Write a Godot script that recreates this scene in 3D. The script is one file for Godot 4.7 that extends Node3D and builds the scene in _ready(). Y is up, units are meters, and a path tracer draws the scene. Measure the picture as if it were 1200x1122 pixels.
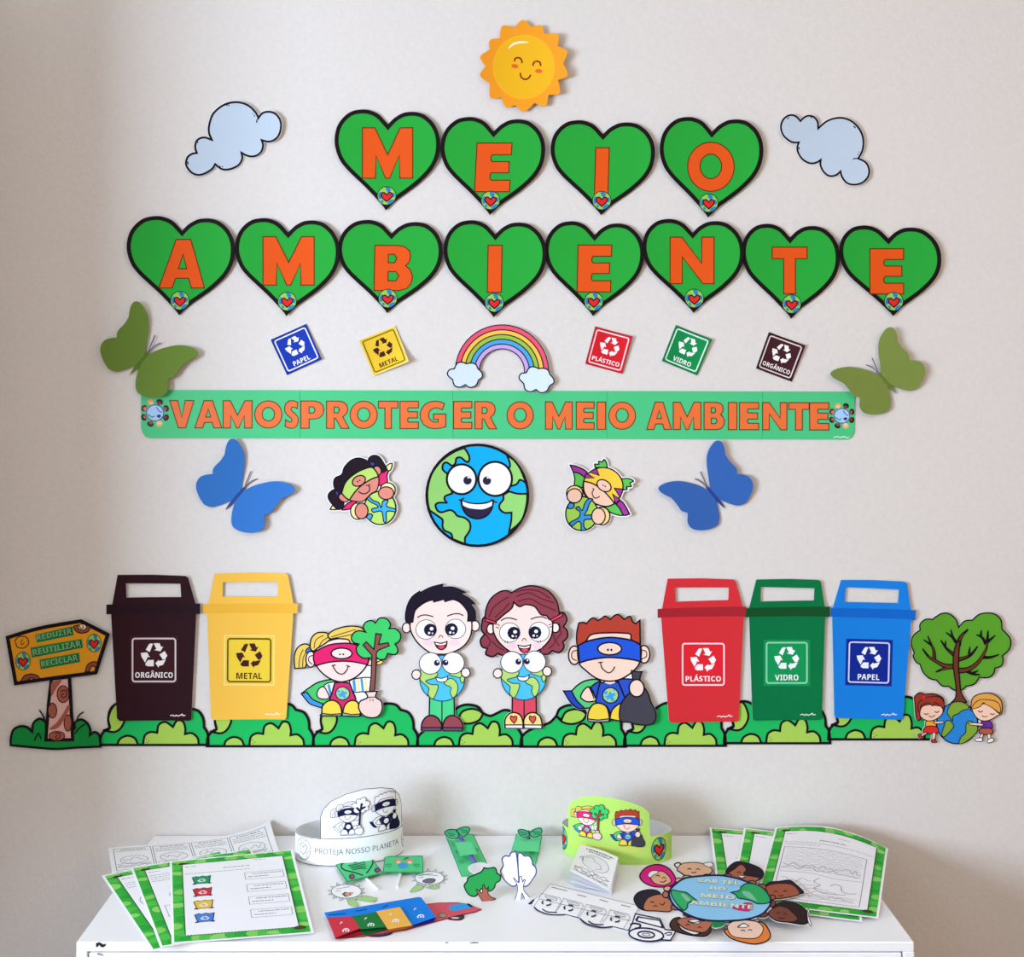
extends Node3D
# A classroom wall with paper cut-outs about the environment, above a white chest of drawers.
# Metres, y up. The back wall is the plane z = 0, the room lies in front of it (z > 0).

const PX := 647.0      # photo pixels per metre on the wall plane
const VX := 575.0      # the point the camera looks at, in photo pixels
const VY := 433.0
const EYE := 1.642     # camera height
const TOP := 0.80      # height of the chest of drawers
const CAMZ := 2.10     # camera distance from the wall
const FOC := 1360.0    # focal length in photo pixels
const EPS := 0.00007   # one printed layer above the next
const INK := "17131a"

func _ready() -> void:
	camera_and_light()
	materials()
	room()
	chest_of_drawers()
	wall_display()
	bottom_row()
	table_display()

func camera_and_light() -> void:
	var cam := Camera3D.new()
	cam.name = "camera"
	cam.projection = Camera3D.PROJECTION_FRUSTUM
	cam.near = 0.05
	cam.far = 50.0
	cam.size = 1122.0 / FOC * cam.near
	cam.frustum_offset = Vector2((600.0 - VX) / FOC, -(561.0 - VY) / FOC) * cam.near
	cam.position = Vector3(0, EYE, CAMZ)
	add_child(cam)
	cam.current = true
	var sky_mat := ProceduralSkyMaterial.new()
	sky_mat.sky_top_color = Color(0.42, 0.55, 0.78)
	sky_mat.sky_horizon_color = Color(0.80, 0.86, 0.92)
	sky_mat.ground_bottom_color = Color(0.33, 0.31, 0.28)
	sky_mat.ground_horizon_color = Color(0.62, 0.62, 0.60)
	var sky := Sky.new()
	sky.sky_material = sky_mat
	var env := Environment.new()
	env.background_mode = Environment.BG_SKY
	env.sky = sky
	env.tonemap_mode = Environment.TONE_MAPPER_LINEAR
	env.tonemap_exposure = 1.14
	env.sdfgi_enabled = true
	env.ssao_enabled = true
	env.ssil_enabled = true
	var we := WorldEnvironment.new()
	we.name = "world_environment"
	we.environment = env
	add_child(we)
	# daylight entering through the window in the left wall
	var day := AreaLight3D.new()
	day.name = "window_daylight"
	day.area_size = Vector2(WIN_Z1 - WIN_Z0 - 0.1, WIN_Y1 - WIN_Y0 - 0.1)
	day.area_normalize_energy = true
	day.light_color = Color(0.82, 0.90, 1.0)
	day.light_energy = 17.4
	day.area_range = 12.0
	day.area_attenuation = 2.0
	day.shadow_enabled = true
	day.position = Vector3(LEFT_X + 0.03, (WIN_Y0 + WIN_Y1) * 0.5, (WIN_Z0 + WIN_Z1) * 0.5)
	day.rotation_degrees = Vector3(0, -90, 0)
	add_child(day)
	# warm fill light, added overhead to lift the top and right of the wall
	var lamp := OmniLight3D.new()
	lamp.name = "warm_fill_light"
	lamp.light_color = Color(1.0, 0.90, 0.79)
	lamp.light_energy = 0.66
	lamp.light_size = 0.16
	lamp.omni_range = 12.0
	lamp.omni_attenuation = 2.0
	lamp.shadow_enabled = true
	lamp.position = Vector3(FILL_LAMP.x, FILL_LAMP.y - 0.22, FILL_LAMP.z)
	add_child(lamp)

const LEFT_X := -2.5
const RIGHT_X := 2.3
const FRONT_Z := 4.2
const CEIL := 2.75
const WIN_Z0 := 1.6
const WIN_Z1 := 3.6
const WIN_Y0 := 1.0
const WIN_Y1 := 2.05
const ADDED_WARDROBE_X := -0.95
const ADDED_WARDROBE_D := 0.48
const ADDED_WARDROBE_H := 2.35
const FILL_LAMP := Vector3(1.3, CEIL, 2.2)

# ------------------------------------------------------------------ bookkeeping
var taken := {}
func numbered(n: String) -> String:
	if not taken.has(n):
		taken[n] = 0
		return n
	taken[n] += 1
	return "%s_%03d" % [n, taken[n]]

func thing(called: String, label: String, category: String, group := "", at := Vector3.ZERO) -> Node3D:
	var o := Node3D.new()
	o.name = numbered(called)
	add_child(o)
	o.position = at
	o.set_meta("label", label)
	o.set_meta("category", category)
	if group: o.set_meta("group", group)
	return o

# ------------------------------------------------------------------ materials
var paper: StandardMaterial3D
var gloss: StandardMaterial3D
var glitter: StandardMaterial3D
var mats := {}

func noise_tex(freq: float, lo: Color, hi: Color, size := 512, seed_ := 1, bump := 0.0) -> NoiseTexture2D:
	var n := FastNoiseLite.new()
	n.noise_type = FastNoiseLite.TYPE_SIMPLEX_SMOOTH
	n.frequency = freq
	n.seed = seed_
	n.fractal_octaves = 4
	var t := NoiseTexture2D.new()
	t.width = size
	t.height = size
	t.seamless = true
	t.noise = n
	if bump > 0.0:
		t.as_normal_map = true
		t.bump_strength = bump
	else:
		var g := Gradient.new()
		g.set_color(0, lo)
		g.set_color(1, hi)
		t.color_ramp = g
	return t

func plain(hex: String, rough := 0.7) -> StandardMaterial3D:
	var key := hex + str(rough)
	if not mats.has(key):
		var m := StandardMaterial3D.new()
		m.albedo_color = Color(hex)
		m.roughness = rough
		mats[key] = m
	return mats[key]

func materials() -> void:
	paper = StandardMaterial3D.new()
	paper.vertex_color_use_as_albedo = true
	paper.roughness = 0.7
	paper.metallic_specular = 0.25
	gloss = StandardMaterial3D.new()
	gloss.vertex_color_use_as_albedo = true
	gloss.roughness = 0.45
	gloss.metallic_specular = 0.35
	glitter = StandardMaterial3D.new()
	glitter.vertex_color_use_as_albedo = true
	glitter.roughness = 0.85
	glitter.metallic_specular = 0.2
	glitter.albedo_texture = noise_tex(0.11, Color(0.80, 0.80, 0.80), Color(1, 1, 1), 512, 5)
	glitter.uv1_triplanar = true
	glitter.uv1_scale = Vector3(9, 9, 9)
	var w := StandardMaterial3D.new()
	w.albedo_color = Color("ddd7d0")
	w.roughness = 0.85
	w.albedo_texture = noise_tex(0.06, Color(0.975, 0.975, 0.975), Color(1, 1, 1), 512, 3)
	w.normal_enabled = true
	w.normal_texture = noise_tex(0.09, Color.BLACK, Color.WHITE, 512, 4, 2.5)
	w.normal_scale = 0.2
	w.uv1_triplanar = true
	w.uv1_world_triplanar = true
	w.uv1_scale = Vector3(2.2, 2.2, 2.2)
	mats["wall"] = w
	var f := StandardMaterial3D.new()
	f.albedo_texture = noise_tex(0.03, Color("6e4c35"), Color("85603f"), 512, 8)
	f.roughness = 0.5
	f.uv1_triplanar = true
	f.uv1_world_triplanar = true
	f.uv1_scale = Vector3(0.6, 3.0, 3.0)
	mats["floor"] = f
	var d := StandardMaterial3D.new()
	d.albedo_color = Color("f5f5f5")
	d.roughness = 0.42
	d.normal_enabled = true
	d.normal_texture = noise_tex(0.05, Color.BLACK, Color.WHITE, 512, 6, 1.5)
	d.normal_scale = 0.04
	d.uv1_triplanar = true
	d.uv1_world_triplanar = true
	d.uv1_scale = Vector3(3, 3, 3)
	mats["lacquer"] = d

# ------------------------------------------------------------------ solid helpers
func box_mesh(size: Vector3, bevel := 0.0) -> ArrayMesh:
	# a box with chamfered edges, centred
	var h := size * 0.5
	var b: float = min(bevel, min(h.x, min(h.y, h.z)) * 0.9)
	var st := SurfaceTool.new()
	st.begin(Mesh.PRIMITIVE_TRIANGLES)
	st.set_smooth_group(-1)
	if b <= 0.0:
		var bm := BoxMesh.new()
		bm.size = size
		st.append_from(bm, 0, Transform3D())
		return st.commit()
	var hull := []
	for sx in [-1, 1]:
		for sy in [-1, 1]:
			for sz in [-1, 1]:
				var s := Vector3(sx, sy, sz)
				hull.append([s * (h - Vector3(0, b, b)), s * (h - Vector3(b, 0, b)), s * (h - Vector3(b, b, 0)), s])
	var face := func(pts: Array, n: Vector3) -> void:
		var c := Vector3.ZERO
		for p in pts: c += p
		c /= pts.size()
		var u: Vector3 = (pts[0] - c).normalized()
		var v: Vector3 = n.cross(u)
		pts.sort_custom(func(p, q): return atan2((p - c).dot(v), (p - c).dot(u)) > atan2((q - c).dot(v), (q - c).dot(u)))
		for i in range(1, pts.size() - 1):
			for p in [pts[0], pts[i], pts[i + 1]]:
				st.add_vertex(p)
	for ax in 3:
		for sg in [-1.0, 1.0]:
			var n := Vector3.ZERO
			n[ax] = sg
			var pts := []
			for c in hull:
				if c[3][ax] == sg: pts.append(c[ax])
			face.call(pts, n)
	for a in 3:
		for bb in range(a + 1, 3):
			for sa in [-1.0, 1.0]:
				for sb in [-1.0, 1.0]:
					var n := Vector3.ZERO
					n[a] = sa
					n[bb] = sb
					var pts := []
					for c in hull:
						if c[3][a] == sa and c[3][bb] == sb:
							pts.append(c[a])
							pts.append(c[bb])
					face.call(pts, n.normalized())
	for c in hull:
		face.call([c[0], c[1], c[2]], (c[3] as Vector3).normalized())
	st.generate_normals()
	return st.commit()

func solid(called: String, mesh: Mesh, m: Material, at: Vector3, parent: Node = self) -> MeshInstance3D:
	var o := MeshInstance3D.new()
	o.name = called if parent != self else numbered(called)
	o.mesh = mesh
	o.material_override = m
	o.position = at
	parent.add_child(o, true)
	return o

func slab(called: String, lo: Vector3, hi: Vector3, m: Material, parent: Node = self, bevel := 0.0) -> MeshInstance3D:
	var o := solid(called, box_mesh(hi - lo, bevel), m, (lo + hi) * 0.5, parent)
	if parent == self: o.set_meta("kind", "structure")
	return o

func rod(called: String, a: Vector3, b: Vector3, r: float, m: Material, parent: Node3D, r2 := -1.0) -> MeshInstance3D:
	# a round stick between two world points, under parent
	var c := CylinderMesh.new()
	c.bottom_radius = r
	c.top_radius = r if r2 < 0.0 else r2
	c.height = a.distance_to(b)
	c.radial_segments = 14
	c.rings = 1
	var o := solid(called, c, m, Vector3.ZERO, parent)
	var y := (b - a).normalized()
	var x := y.cross(Vector3(0.31, 0.2, 0.93)).normalized()
	o.transform = Transform3D(Basis(x, y, x.cross(y)), (a + b) * 0.5 - parent.position)
	return o

# ------------------------------------------------------------------ the room
func room() -> void:
	var w: Material = mats["wall"]
	slab("floor", Vector3(LEFT_X, -0.1, 0), Vector3(RIGHT_X, 0, FRONT_Z), mats["floor"])
	slab("ceiling", Vector3(LEFT_X, CEIL, 0), Vector3(RIGHT_X, CEIL + 0.1, FRONT_Z), plain("f3efe9", 0.9))
	slab("wall_back", Vector3(LEFT_X - 0.15, -0.1, -0.15), Vector3(RIGHT_X + 0.15, CEIL + 0.1, 0), w)
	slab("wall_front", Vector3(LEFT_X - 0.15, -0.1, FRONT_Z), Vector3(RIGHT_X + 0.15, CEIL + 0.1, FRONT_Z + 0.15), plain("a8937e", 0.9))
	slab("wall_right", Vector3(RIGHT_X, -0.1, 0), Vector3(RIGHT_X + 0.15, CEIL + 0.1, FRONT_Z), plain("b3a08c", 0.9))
	var wl := Node3D.new()
	wl.name = "wall_left"
	wl.set_meta("kind", "structure")
	add_child(wl)
	var x0 := LEFT_X - 0.15
	slab("wall_piece", Vector3(x0, -0.1, 0), Vector3(LEFT_X, WIN_Y0, FRONT_Z), w, wl)
	slab("wall_piece", Vector3(x0, WIN_Y1, 0), Vector3(LEFT_X, CEIL + 0.1, FRONT_Z), w, wl)
	slab("wall_piece", Vector3(x0, WIN_Y0, 0), Vector3(LEFT_X, WIN_Y1, WIN_Z0), w, wl)
	slab("wall_piece", Vector3(x0, WIN_Y0, WIN_Z1), Vector3(LEFT_X, WIN_Y1, FRONT_Z), w, wl)
	var win := Node3D.new()
	win.name = "window_1"
	win.set_meta("kind", "structure")
	add_child(win)
	var wm := plain("f2f2f0", 0.4)
	var xa := LEFT_X - 0.10
	var xb := LEFT_X - 0.05
	for z in [WIN_Z0, (WIN_Z0 + WIN_Z1) * 0.5 - 0.025, WIN_Z1 - 0.05]:
		slab("window_frame", Vector3(xa, WIN_Y0, z), Vector3(xb, WIN_Y1, z + 0.05), wm, win)
	for y in [WIN_Y0, WIN_Y1 - 0.05]:
		slab("window_frame", Vector3(xa, y, WIN_Z0), Vector3(xb, y + 0.05, WIN_Z1), wm, win)
	var glass := StandardMaterial3D.new()
	glass.albedo_color = Color(0.9, 0.95, 0.95, 0.08)
	glass.transparency = BaseMaterial3D.TRANSPARENCY_ALPHA
	glass.roughness = 0.02
	slab("pane", Vector3(xa + 0.02, WIN_Y0 + 0.03, WIN_Z0 + 0.03), Vector3(xa + 0.026, WIN_Y1 - 0.03, WIN_Z1 - 0.03), glass, win)
	for b in [["baseboard_back", Vector3(LEFT_X, 0, 0), Vector3(RIGHT_X, 0.08, 0.012)], ["baseboard_right", Vector3(RIGHT_X - 0.012, 0, 0), Vector3(RIGHT_X, 0.08, FRONT_Z)]]:
		slab(b[0], b[1], b[2], wm)
	# unseen, added to keep the window light off the left end of the wall
	var wr := thing("added_wardrobe", "tall white cupboard out of view, added to shade the left end of the wall", "added_wardrobe", "", Vector3(ADDED_WARDROBE_X - 0.4, 0, ADDED_WARDROBE_D * 0.5 + 0.003))
	var wd := ADDED_WARDROBE_D * 0.5
	var bm: Material = mats["lacquer"]
	slab("body", Vector3(-0.4, 0.06, -wd), Vector3(0.4, ADDED_WARDROBE_H, wd - 0.02), bm, wr)
	slab("plinth", Vector3(-0.39, 0, -wd), Vector3(0.39, 0.06, wd - 0.04), bm, wr)
	for sx in [-1.0, 1.0]:
		var dd := slab("door", Vector3(sx * 0.2 - 0.197, 0.07, wd - 0.018), Vector3(sx * 0.2 + 0.197, ADDED_WARDROBE_H - 0.01, wd), bm, wr, 0.002)
		slab("handle", Vector3(-sx * 0.165 - 0.006, -0.1, 0.009), Vector3(-sx * 0.165 + 0.006, 0.1, 0.03), plain("9a9a98", 0.3), dd, 0.003)
	# unseen body for the added fill light, behind the camera
	var l := thing("added_fill_lamp", "round white glass ceiling lamp out of view, added as warm fill light", "lamp", "", FILL_LAMP)
	var cm := CylinderMesh.new()
	cm.top_radius = 0.17
	cm.bottom_radius = 0.17
	cm.height = 0.03
	solid("fill_lamp_base", cm, wm, Vector3(0, -0.015, 0), l)
	var sm := SphereMesh.new()
	sm.radius = 0.16
	sm.height = 0.11
	sm.is_hemisphere = false
	var em := StandardMaterial3D.new()
	em.albedo_color = Color("f5f0e6")
	em.emission_enabled = true
	em.emission = Color(1.0, 0.88, 0.74)
	em.emission_energy_multiplier = 1.0
	solid("fill_lamp_shade", sm, em, Vector3(0, -0.085, 0), l)

func chest_of_drawers() -> void:
	var x0 := -0.609
	var x1 := 0.6225
	var d := 0.391
	var m: Material = mats["lacquer"]
	var o := thing("chest_of_drawers", "low white lacquered chest of drawers with chipped front edge against the wall", "chest of drawers", "", Vector3((x0 + x1) * 0.5, 0, d * 0.5 + 0.004))
	var hw := (x1 - x0) * 0.5
	var hd := d * 0.5
	slab("top_panel", Vector3(-hw, TOP - 0.0145, -hd), Vector3(hw, TOP, hd), m, o, 0.0015)
	for s in [-1.0, 1.0]:
		slab("side_panel", Vector3(s * (hw - 0.008) - 0.008, 0, -hd), Vector3(s * (hw - 0.008) + 0.008, TOP - 0.0145, hd), m, o, 0.001)
	slab("back_panel", Vector3(-hw + 0.016, 0.05, -hd), Vector3(hw - 0.016, TOP - 0.0145, -hd + 0.008), m, o)
	slab("plinth", Vector3(-hw + 0.016, 0, hd - 0.05), Vector3(hw - 0.016, 0.06, hd - 0.03), m, o)
	for k in 3:
		var ya := 0.065 + k * 0.24
		var dr := slab("drawer", Vector3(-hw + 0.0185, ya, -hd + 0.02), Vector3(hw - 0.0185, ya + 0.2385, hd - 0.001), m, o, 0.0012)
		for s in [-0.3, 0.3]:
			var kn := SphereMesh.new()
			kn.radius = 0.014
			kn.height = 0.028
			kn.radial_segments = 16
			kn.rings = 8
			solid("knob", kn, plain("d9d9d6", 0.3), Vector3(s, 0, hd + 0.012 - dr.position.z), dr)
	# chipped lacquer on the front edge: dark board shows through
	var chips := [
		[[112.5, 1105.5], [116, 1104.2], [119, 1105.5], [121, 1107.2], [123.5, 1106], [124, 1108], [121, 1110.6], [118, 1109.6], [116.5, 1107.6], [114.5, 1109.5], [112.8, 1110.6]],
		[[521, 1104.6], [524, 1104.1], [526, 1105.0], [523, 1105.6]],
		[[549, 1104.8], [556, 1104.3], [561.5, 1104.6], [560, 1105.4], [553, 1105.6]],
		[[113.5, 1117.6], [116, 1116.8], [118, 1118], [120.5, 1118.6], [121, 1120.4], [117, 1119.6], [114, 1119]],
	]
	for c in chips:
		node = o
		var zf := d + 0.0042 if c != chips[3] else d + 0.0034
		map = func(p: Vector2, lift: float) -> Vector3:
			return Vector3((p.x - VX) / FOC * (CAMZ - zf), EYE - (p.y - VY) / FOC * (CAMZ - zf), zf + lift) - o.position
		begin_pen()
		part("paint_chip")
		var flat := []
		for p in c: flat.append_array(p)
		fill(flat, "2b2725" if c != chips[3] else "8b8987", false)
		flush()

# ------------------------------------------------------------------ the pen: paper cut-outs drawn as thin stacked layers
var node: Node3D
var map: Callable
var last_n := Vector3.ZERO
var lim := 0.0
var xf := Transform2D()
var stack := []
var used := []
var silh := []
var th := 0.0007
var pm: MeshInstance3D
var pmat: Material
var quiet := false
var rev := ""          # colour of the reverse side, when it differs
var none: Callable
var tint: Callable
var vs := PackedVector3Array()
var ns := PackedVector3Array()
var cs := PackedColorArray()

func begin_pen() -> void:
	xf = Transform2D()
	used = []
	silh = []
	stack = []
	quiet = false
	tint = none
	pm = null
	pmat = paper
	lim = 0.0
	th = 0.0007

func crop(ox: float, oy: float, k: float) -> Transform2D:
	return Transform2D(Vector2(1.0 / k, 0), Vector2(0, 1.0 / k), Vector2(ox, oy))

func push(cx: float, cy: float, sx := 1.0, sy := 1.0, deg := 0.0) -> void:
	stack.append(xf)
	xf = xf * Transform2D(deg_to_rad(deg), Vector2(cx, cy)) * Transform2D(Vector2(sx, 0), Vector2(0, sy), Vector2.ZERO)

func pop() -> void:
	xf = stack.pop_back()

func wp(p: Vector2, z := 0.0) -> Vector3:
	return Vector3((p.x - VX) / PX, EYE - (p.y - VY) / PX, z)

func hp(p: Vector2, h := 0.0) -> Vector3:
	# a photo point on the horizontal plane h above the chest top
	var zc := (EYE - TOP - h) * FOC / (p.y - VY)
	return Vector3((p.x - VX) / FOC * zc, TOP + h, CAMZ - zc)

func on_wall(called: String, label: String, category: String, group: String, at: Vector2, z0 := 0.0008, bend: Callable = none, limit := 6.0) -> Node3D:
	var o := thing(called, label, category, group, wp(at))
	node = o
	begin_pen()
	if bend.is_valid():
		lim = limit
		map = func(p: Vector2, lift: float) -> Vector3:
			var b: float = bend.call(p)
			var n := Vector3(-(bend.call(p + Vector2(1, 0)) - b) * PX, (bend.call(p + Vector2(0, 1)) - b) * PX, 1.0).normalized()
			last_n = n
			return Vector3((p.x - at.x) / PX, -(p.y - at.y) / PX, z0 + b) + n * lift
	else:
		map = func(p: Vector2, lift: float) -> Vector3:
			last_n = Vector3.BACK
			return Vector3((p.x - at.x) / PX, -(p.y - at.y) / PX, z0 + lift)
	return o

func curl(cx: float, cy: float, hw: float, hh: float, ax: float, ay: float) -> Callable:
	return func(p: Vector2) -> float:
		var u := (p.x - cx) / hw
		var v := (p.y - cy) / hh
		return ax * u * u + ay * v * v

func on_table(called: String, label: String, category: String, group: String, at: Vector2, h := 0.0004, bend: Callable = none, limit := 4.0) -> Node3D:
	var o := thing(called, label, category, group, hp(at))
	node = o
	begin_pen()
	th = 0.0004
	var base := o.position
	if bend.is_valid():
		lim = limit
		map = func(p: Vector2, lift: float) -> Vector3: return hp(p, h + float(bend.call(p))) + Vector3(0, lift, 0) - base
	else:
		level_at(h)
	return o

func level_at(h: float) -> void:
	# go on drawing on a level h above the chest top
	var base := node.position
	lim = 0.0
	map = func(p: Vector2, lift: float) -> Vector3:
		last_n = Vector3.UP
		return hp(p, h) + Vector3(0, lift, 0) - base

func stand_at(zc: float, tilt: Callable = none) -> void:
	# go on drawing on an upright card at distance zc from the camera plane
	var base := node.position
	lim = 1.2 if tilt.is_valid() else 0.0
	map = func(p: Vector2, lift: float) -> Vector3:
		var d := 0.0
		if tilt.is_valid(): d = tilt.call(p)
		return Vector3((p.x - VX) / FOC * zc, EYE - (p.y - VY) / FOC * zc, CAMZ - zc + d + lift) - base

func on_quad(called: String, label: String, category: String, group: String, c: Array, size: Vector2, bulge := Vector2.ZERO, limit := 12.0) -> Node3D:
	# a sheet spanned by four corners (top left, top right, bottom right, bottom left); drawn in millimetres
	var base: Vector3 = (c[2] + c[3]) * 0.5
	var o := thing(called, label, category, group, base)
	node = o
	begin_pen()
	th = 0.0003
	lim = limit
	map = quad_map(c, size, bulge, base)
	return o

func quad_map(c: Array, size: Vector2, bulge: Vector2, base: Vector3) -> Callable:
	var n: Vector3 = (c[3] - c[0]).cross(c[1] - c[0]).normalized()
	return func(p: Vector2, lift: float) -> Vector3:
		var u := p.x / size.x
		var v := p.y / size.y
		var q: Vector3 = (c[0] * (1 - u) + c[1] * u) * (1 - v) + (c[3] * (1 - u) + c[2] * u) * v
		return q + n * (lift + bulge.x * sin(PI * u) * (1 - v) * (1 - v) + bulge.y * sin(PI * v)) - base

func part(called: String, parent: Node = null) -> MeshInstance3D:
	if quiet and pm: return pm
	flush()
	pm = MeshInstance3D.new()
	pm.name = called
	pm.material_override = pmat
	(parent if parent else node).add_child(pm, true)
	return pm

func flush() -> void:
	if pm == null: return
	if vs.size() == 0:
		if pm.mesh == null:
			pm.get_parent().remove_child(pm)
			pm.free()
		pm = null
		return
	var a := []
	a.resize(Mesh.ARRAY_MAX)
	a[Mesh.ARRAY_VERTEX] = vs
	a[Mesh.ARRAY_NORMAL] = ns
	a[Mesh.ARRAY_COLOR] = cs
	var m := ArrayMesh.new()
	m.add_surface_from_arrays(Mesh.PRIMITIVE_TRIANGLES, a)
	pm.mesh = m
	pm = null
	vs = PackedVector3Array()
	ns = PackedVector3Array()
	cs = PackedColorArray()

func tri(a: Vector2, b: Vector2, c: Vector2, lift: float, col: Color) -> void:
	if lim > 0.0:
		var ab := a.distance_squared_to(b)
		var bc := b.distance_squared_to(c)
		var ca := c.distance_squared_to(a)
		var l2 := lim * lim
		if ab > l2 or bc > l2 or ca > l2:
			if ab >= bc and ab >= ca:
				var m := (a + b) * 0.5
				tri(a, m, c, lift, col)
				tri(m, b, c, lift, col)
			elif bc >= ca:
				var m := (b + c) * 0.5
				tri(a, b, m, lift, col)
				tri(a, m, c, lift, col)
			else:
				var m := (c + a) * 0.5
				tri(a, b, m, lift, col)
				tri(m, b, c, lift, col)
			return
	last_n = Vector3.ZERO
	var va: Vector3 = map.call(a, lift)
	var na := last_n
	var vb: Vector3 = map.call(b, lift)
	var nb := last_n
	var vc: Vector3 = map.call(c, lift)
	var nc := last_n
	if na == Vector3.ZERO:
		na = (map.call(a, lift + 0.001) - va).normalized()
		nb = (map.call(b, lift + 0.001) - vb).normalized() if lim > 0.0 else na
		nc = (map.call(c, lift + 0.001) - vc).normalized() if lim > 0.0 else na
	tri3(va, vb, vc, na, nb, nc, col)

func tri3(a: Vector3, b: Vector3, c: Vector3, na: Vector3, nb: Vector3, nc: Vector3, col: Color) -> void:
	if (b - a).cross(c - a).dot(na) > 0.0:
		vs.append_array([a, c, b])
		ns.append_array([na, nc, nb])
	else:
		vs.append_array([a, b, c])
		ns.append_array([na, nb, nc])
	cs.append_array([col, col, col])

func shade(hex: String) -> Color:
	if tint.is_valid(): hex = tint.call(hex)
	return Color(hex).srgb_to_linear()

func path(a: Array, closed := true, smooth := true) -> PackedVector2Array:
	# flat list x, y, x, y ...; a point written twice is a sharp corner
	var pts := []
	var corner := []
	var i := 0
	while i < a.size():
		var p: Vector2 = xf * Vector2(a[i], a[i + 1])
		if pts.size() > 0 and pts[-1].distance_squared_to(p) < 1e-8:
			corner[-1] = true
		else:
			pts.append(p)
			corner.append(false)
		i += 2
	var n := pts.size()
	if not smooth: return PackedVector2Array(pts)
	var out := PackedVector2Array()
	for k in (n if closed else n - 1):
		var p1: Vector2 = pts[k]
		var p2: Vector2 = pts[(k + 1) % n]
		var p0: Vector2 = pts[(k - 1 + n) % n]
		var p3: Vector2 = pts[(k + 2) % n]
		if corner[k] or (not closed and k == 0): p0 = p1
		if corner[(k + 1) % n] or (not closed and k == n - 2): p3 = p2
		var steps: int = clampi(ceili(p1.distance_to(p2) / 2.0), 1, 7)
		for s in steps:
			out.append(p1.cubic_interpolate(p2, p0, p3, float(s) / steps))
	if not closed: out.append(pts[-1])
	return out

func bounds(p: PackedVector2Array) -> Rect2:
	var r := Rect2(p[0], Vector2.ZERO)
	for q in p: r = r.expand(q)
	return r

func level(r: Rect2) -> float:
	var l := 0
	for u in used:
		if u[1] > l and u[0].intersects(r, true): l = u[1]
	l += 1
	used.append([r, l])
	return th + EPS * l

func poly(p: PackedVector2Array, col: String) -> void:
	var lift := level(bounds(p))
	var idx := Geometry2D.triangulate_polygon(p)
	if idx.size() == 0:
		var q := Geometry2D.offset_polygon(p, 0.02)
		for r in q:
			if not Geometry2D.is_polygon_clockwise(r) or q.size() == 1:
				var id2 := Geometry2D.triangulate_polygon(r)
				for t in range(0, id2.size(), 3): tri(r[id2[t]], r[id2[t + 1]], r[id2[t + 2]], lift, shade(col))
		if q.size() == 0: print("could not fill ", node.name, " ", pm.name if pm else "", " ", p.size())
		return
	var c := shade(col)
	for t in range(0, idx.size(), 3): tri(p[idx[t]], p[idx[t + 1]], p[idx[t + 2]], lift, c)

func ribbon(p: PackedVector2Array, w: float, col: String, closed: bool, taper := 0) -> void:
	var n := p.size()
	if n < 2: return
	var hw := w * 0.5
	var lift := level(bounds(p).grow(hw))
	var l := PackedVector2Array()
	var r := PackedVector2Array()
	for i in n:
		var d0: Vector2 = p[i] - (p[i - 1] if i > 0 else (p[n - 1] if closed else p[0]))
		var d1: Vector2 = (p[i + 1] if i < n - 1 else (p[0] if closed else p[n - 1])) - p[i]
		if d0 == Vector2.ZERO: d0 = d1
		if d1 == Vector2.ZERO: d1 = d0
		d0 = d0.normalized()
		d1 = d1.normalized()
		var t := (d0 + d1).normalized()
		if t == Vector2.ZERO: t = d1
		var nm := Vector2(-t.y, t.x)
		var k: float = hw / max(0.45, nm.dot(Vector2(-d1.y, d1.x)))
		if taper == 1: k *= 1.0 - 0.72 * float(i) / (n - 1)
		l.append(p[i] + nm * k)
		r.append(p[i] - nm * k)
	var c := shade(col)
	for i in (n if closed else n - 1):
		var j := (i + 1) % n
		tri(l[i], l[j], r[j], lift, c)
		tri(l[i], r[j], r[i], lift, c)

func width(w: float) -> float:
	return w * 1.22 * sqrt(absf(xf.determinant()))

func fill(a: Array, col: String, smooth := true) -> void:
	var p := path(a, true, smooth)
	silh.append(p)
	poly(p, col)

func shape(a: Array, col: String, w := 0.0, smooth := true, ink := INK) -> void:
	var p := path(a, true, smooth)
	if w > 0.0:
		var g := Geometry2D.offset_polygon(p, width(w) * 0.5)
		silh.append(g[0] if g.size() else p)
	else:
		silh.append(p)
	poly(p, col)
	if w > 0.0: ribbon(p, width(w), ink, true)

func line(a: Array, w: float, col := INK, smooth := true, taper := 0) -> void:
	ribbon(path(a, false, smooth), width(w), col, false, taper)

func oval(cx: float, cy: float, rx: float, ry: float, deg := 0.0) -> Array:
	var a := []
	var n: int = clampi(int(sqrt(absf(xf.determinant())) * max(rx, ry) * 1.6), 10, 44)
	var c := cos(deg_to_rad(deg))
	var s := sin(deg_to_rad(deg))
	for i in n:
		var t := TAU * i / n
		var x := cos(t) * rx
		var y := sin(t) * ry
		a.append(cx + x * c - y * s)
		a.append(cy + x * s + y * c)
	return a

func disc(cx: float, cy: float, rx: float, ry: float, col: String, w := 0.0, deg := 0.0, ink := INK) -> void:
	shape(oval(cx, cy, rx, ry, deg), col, w, false, ink)

func rect(x0: float, y0: float, x1: float, y1: float) -> Array:
	return [x0, y0, x1, y0, x1, y1, x0, y1]

func round_rect(x0: float, y0: float, x1: float, y1: float, r: float) -> Array:
	var a := []
	for c in [[x1 - r, y0 + r, -90], [x1 - r, y1 - r, 0], [x0 + r, y1 - r, 90], [x0 + r, y0 + r, 180]]:
		for k in 5:
			var t := deg_to_rad(c[2] + k * 22.5)
			a.append(c[0] + cos(t) * r)
			a.append(c[1] + sin(t) * r)
	return a

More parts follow.
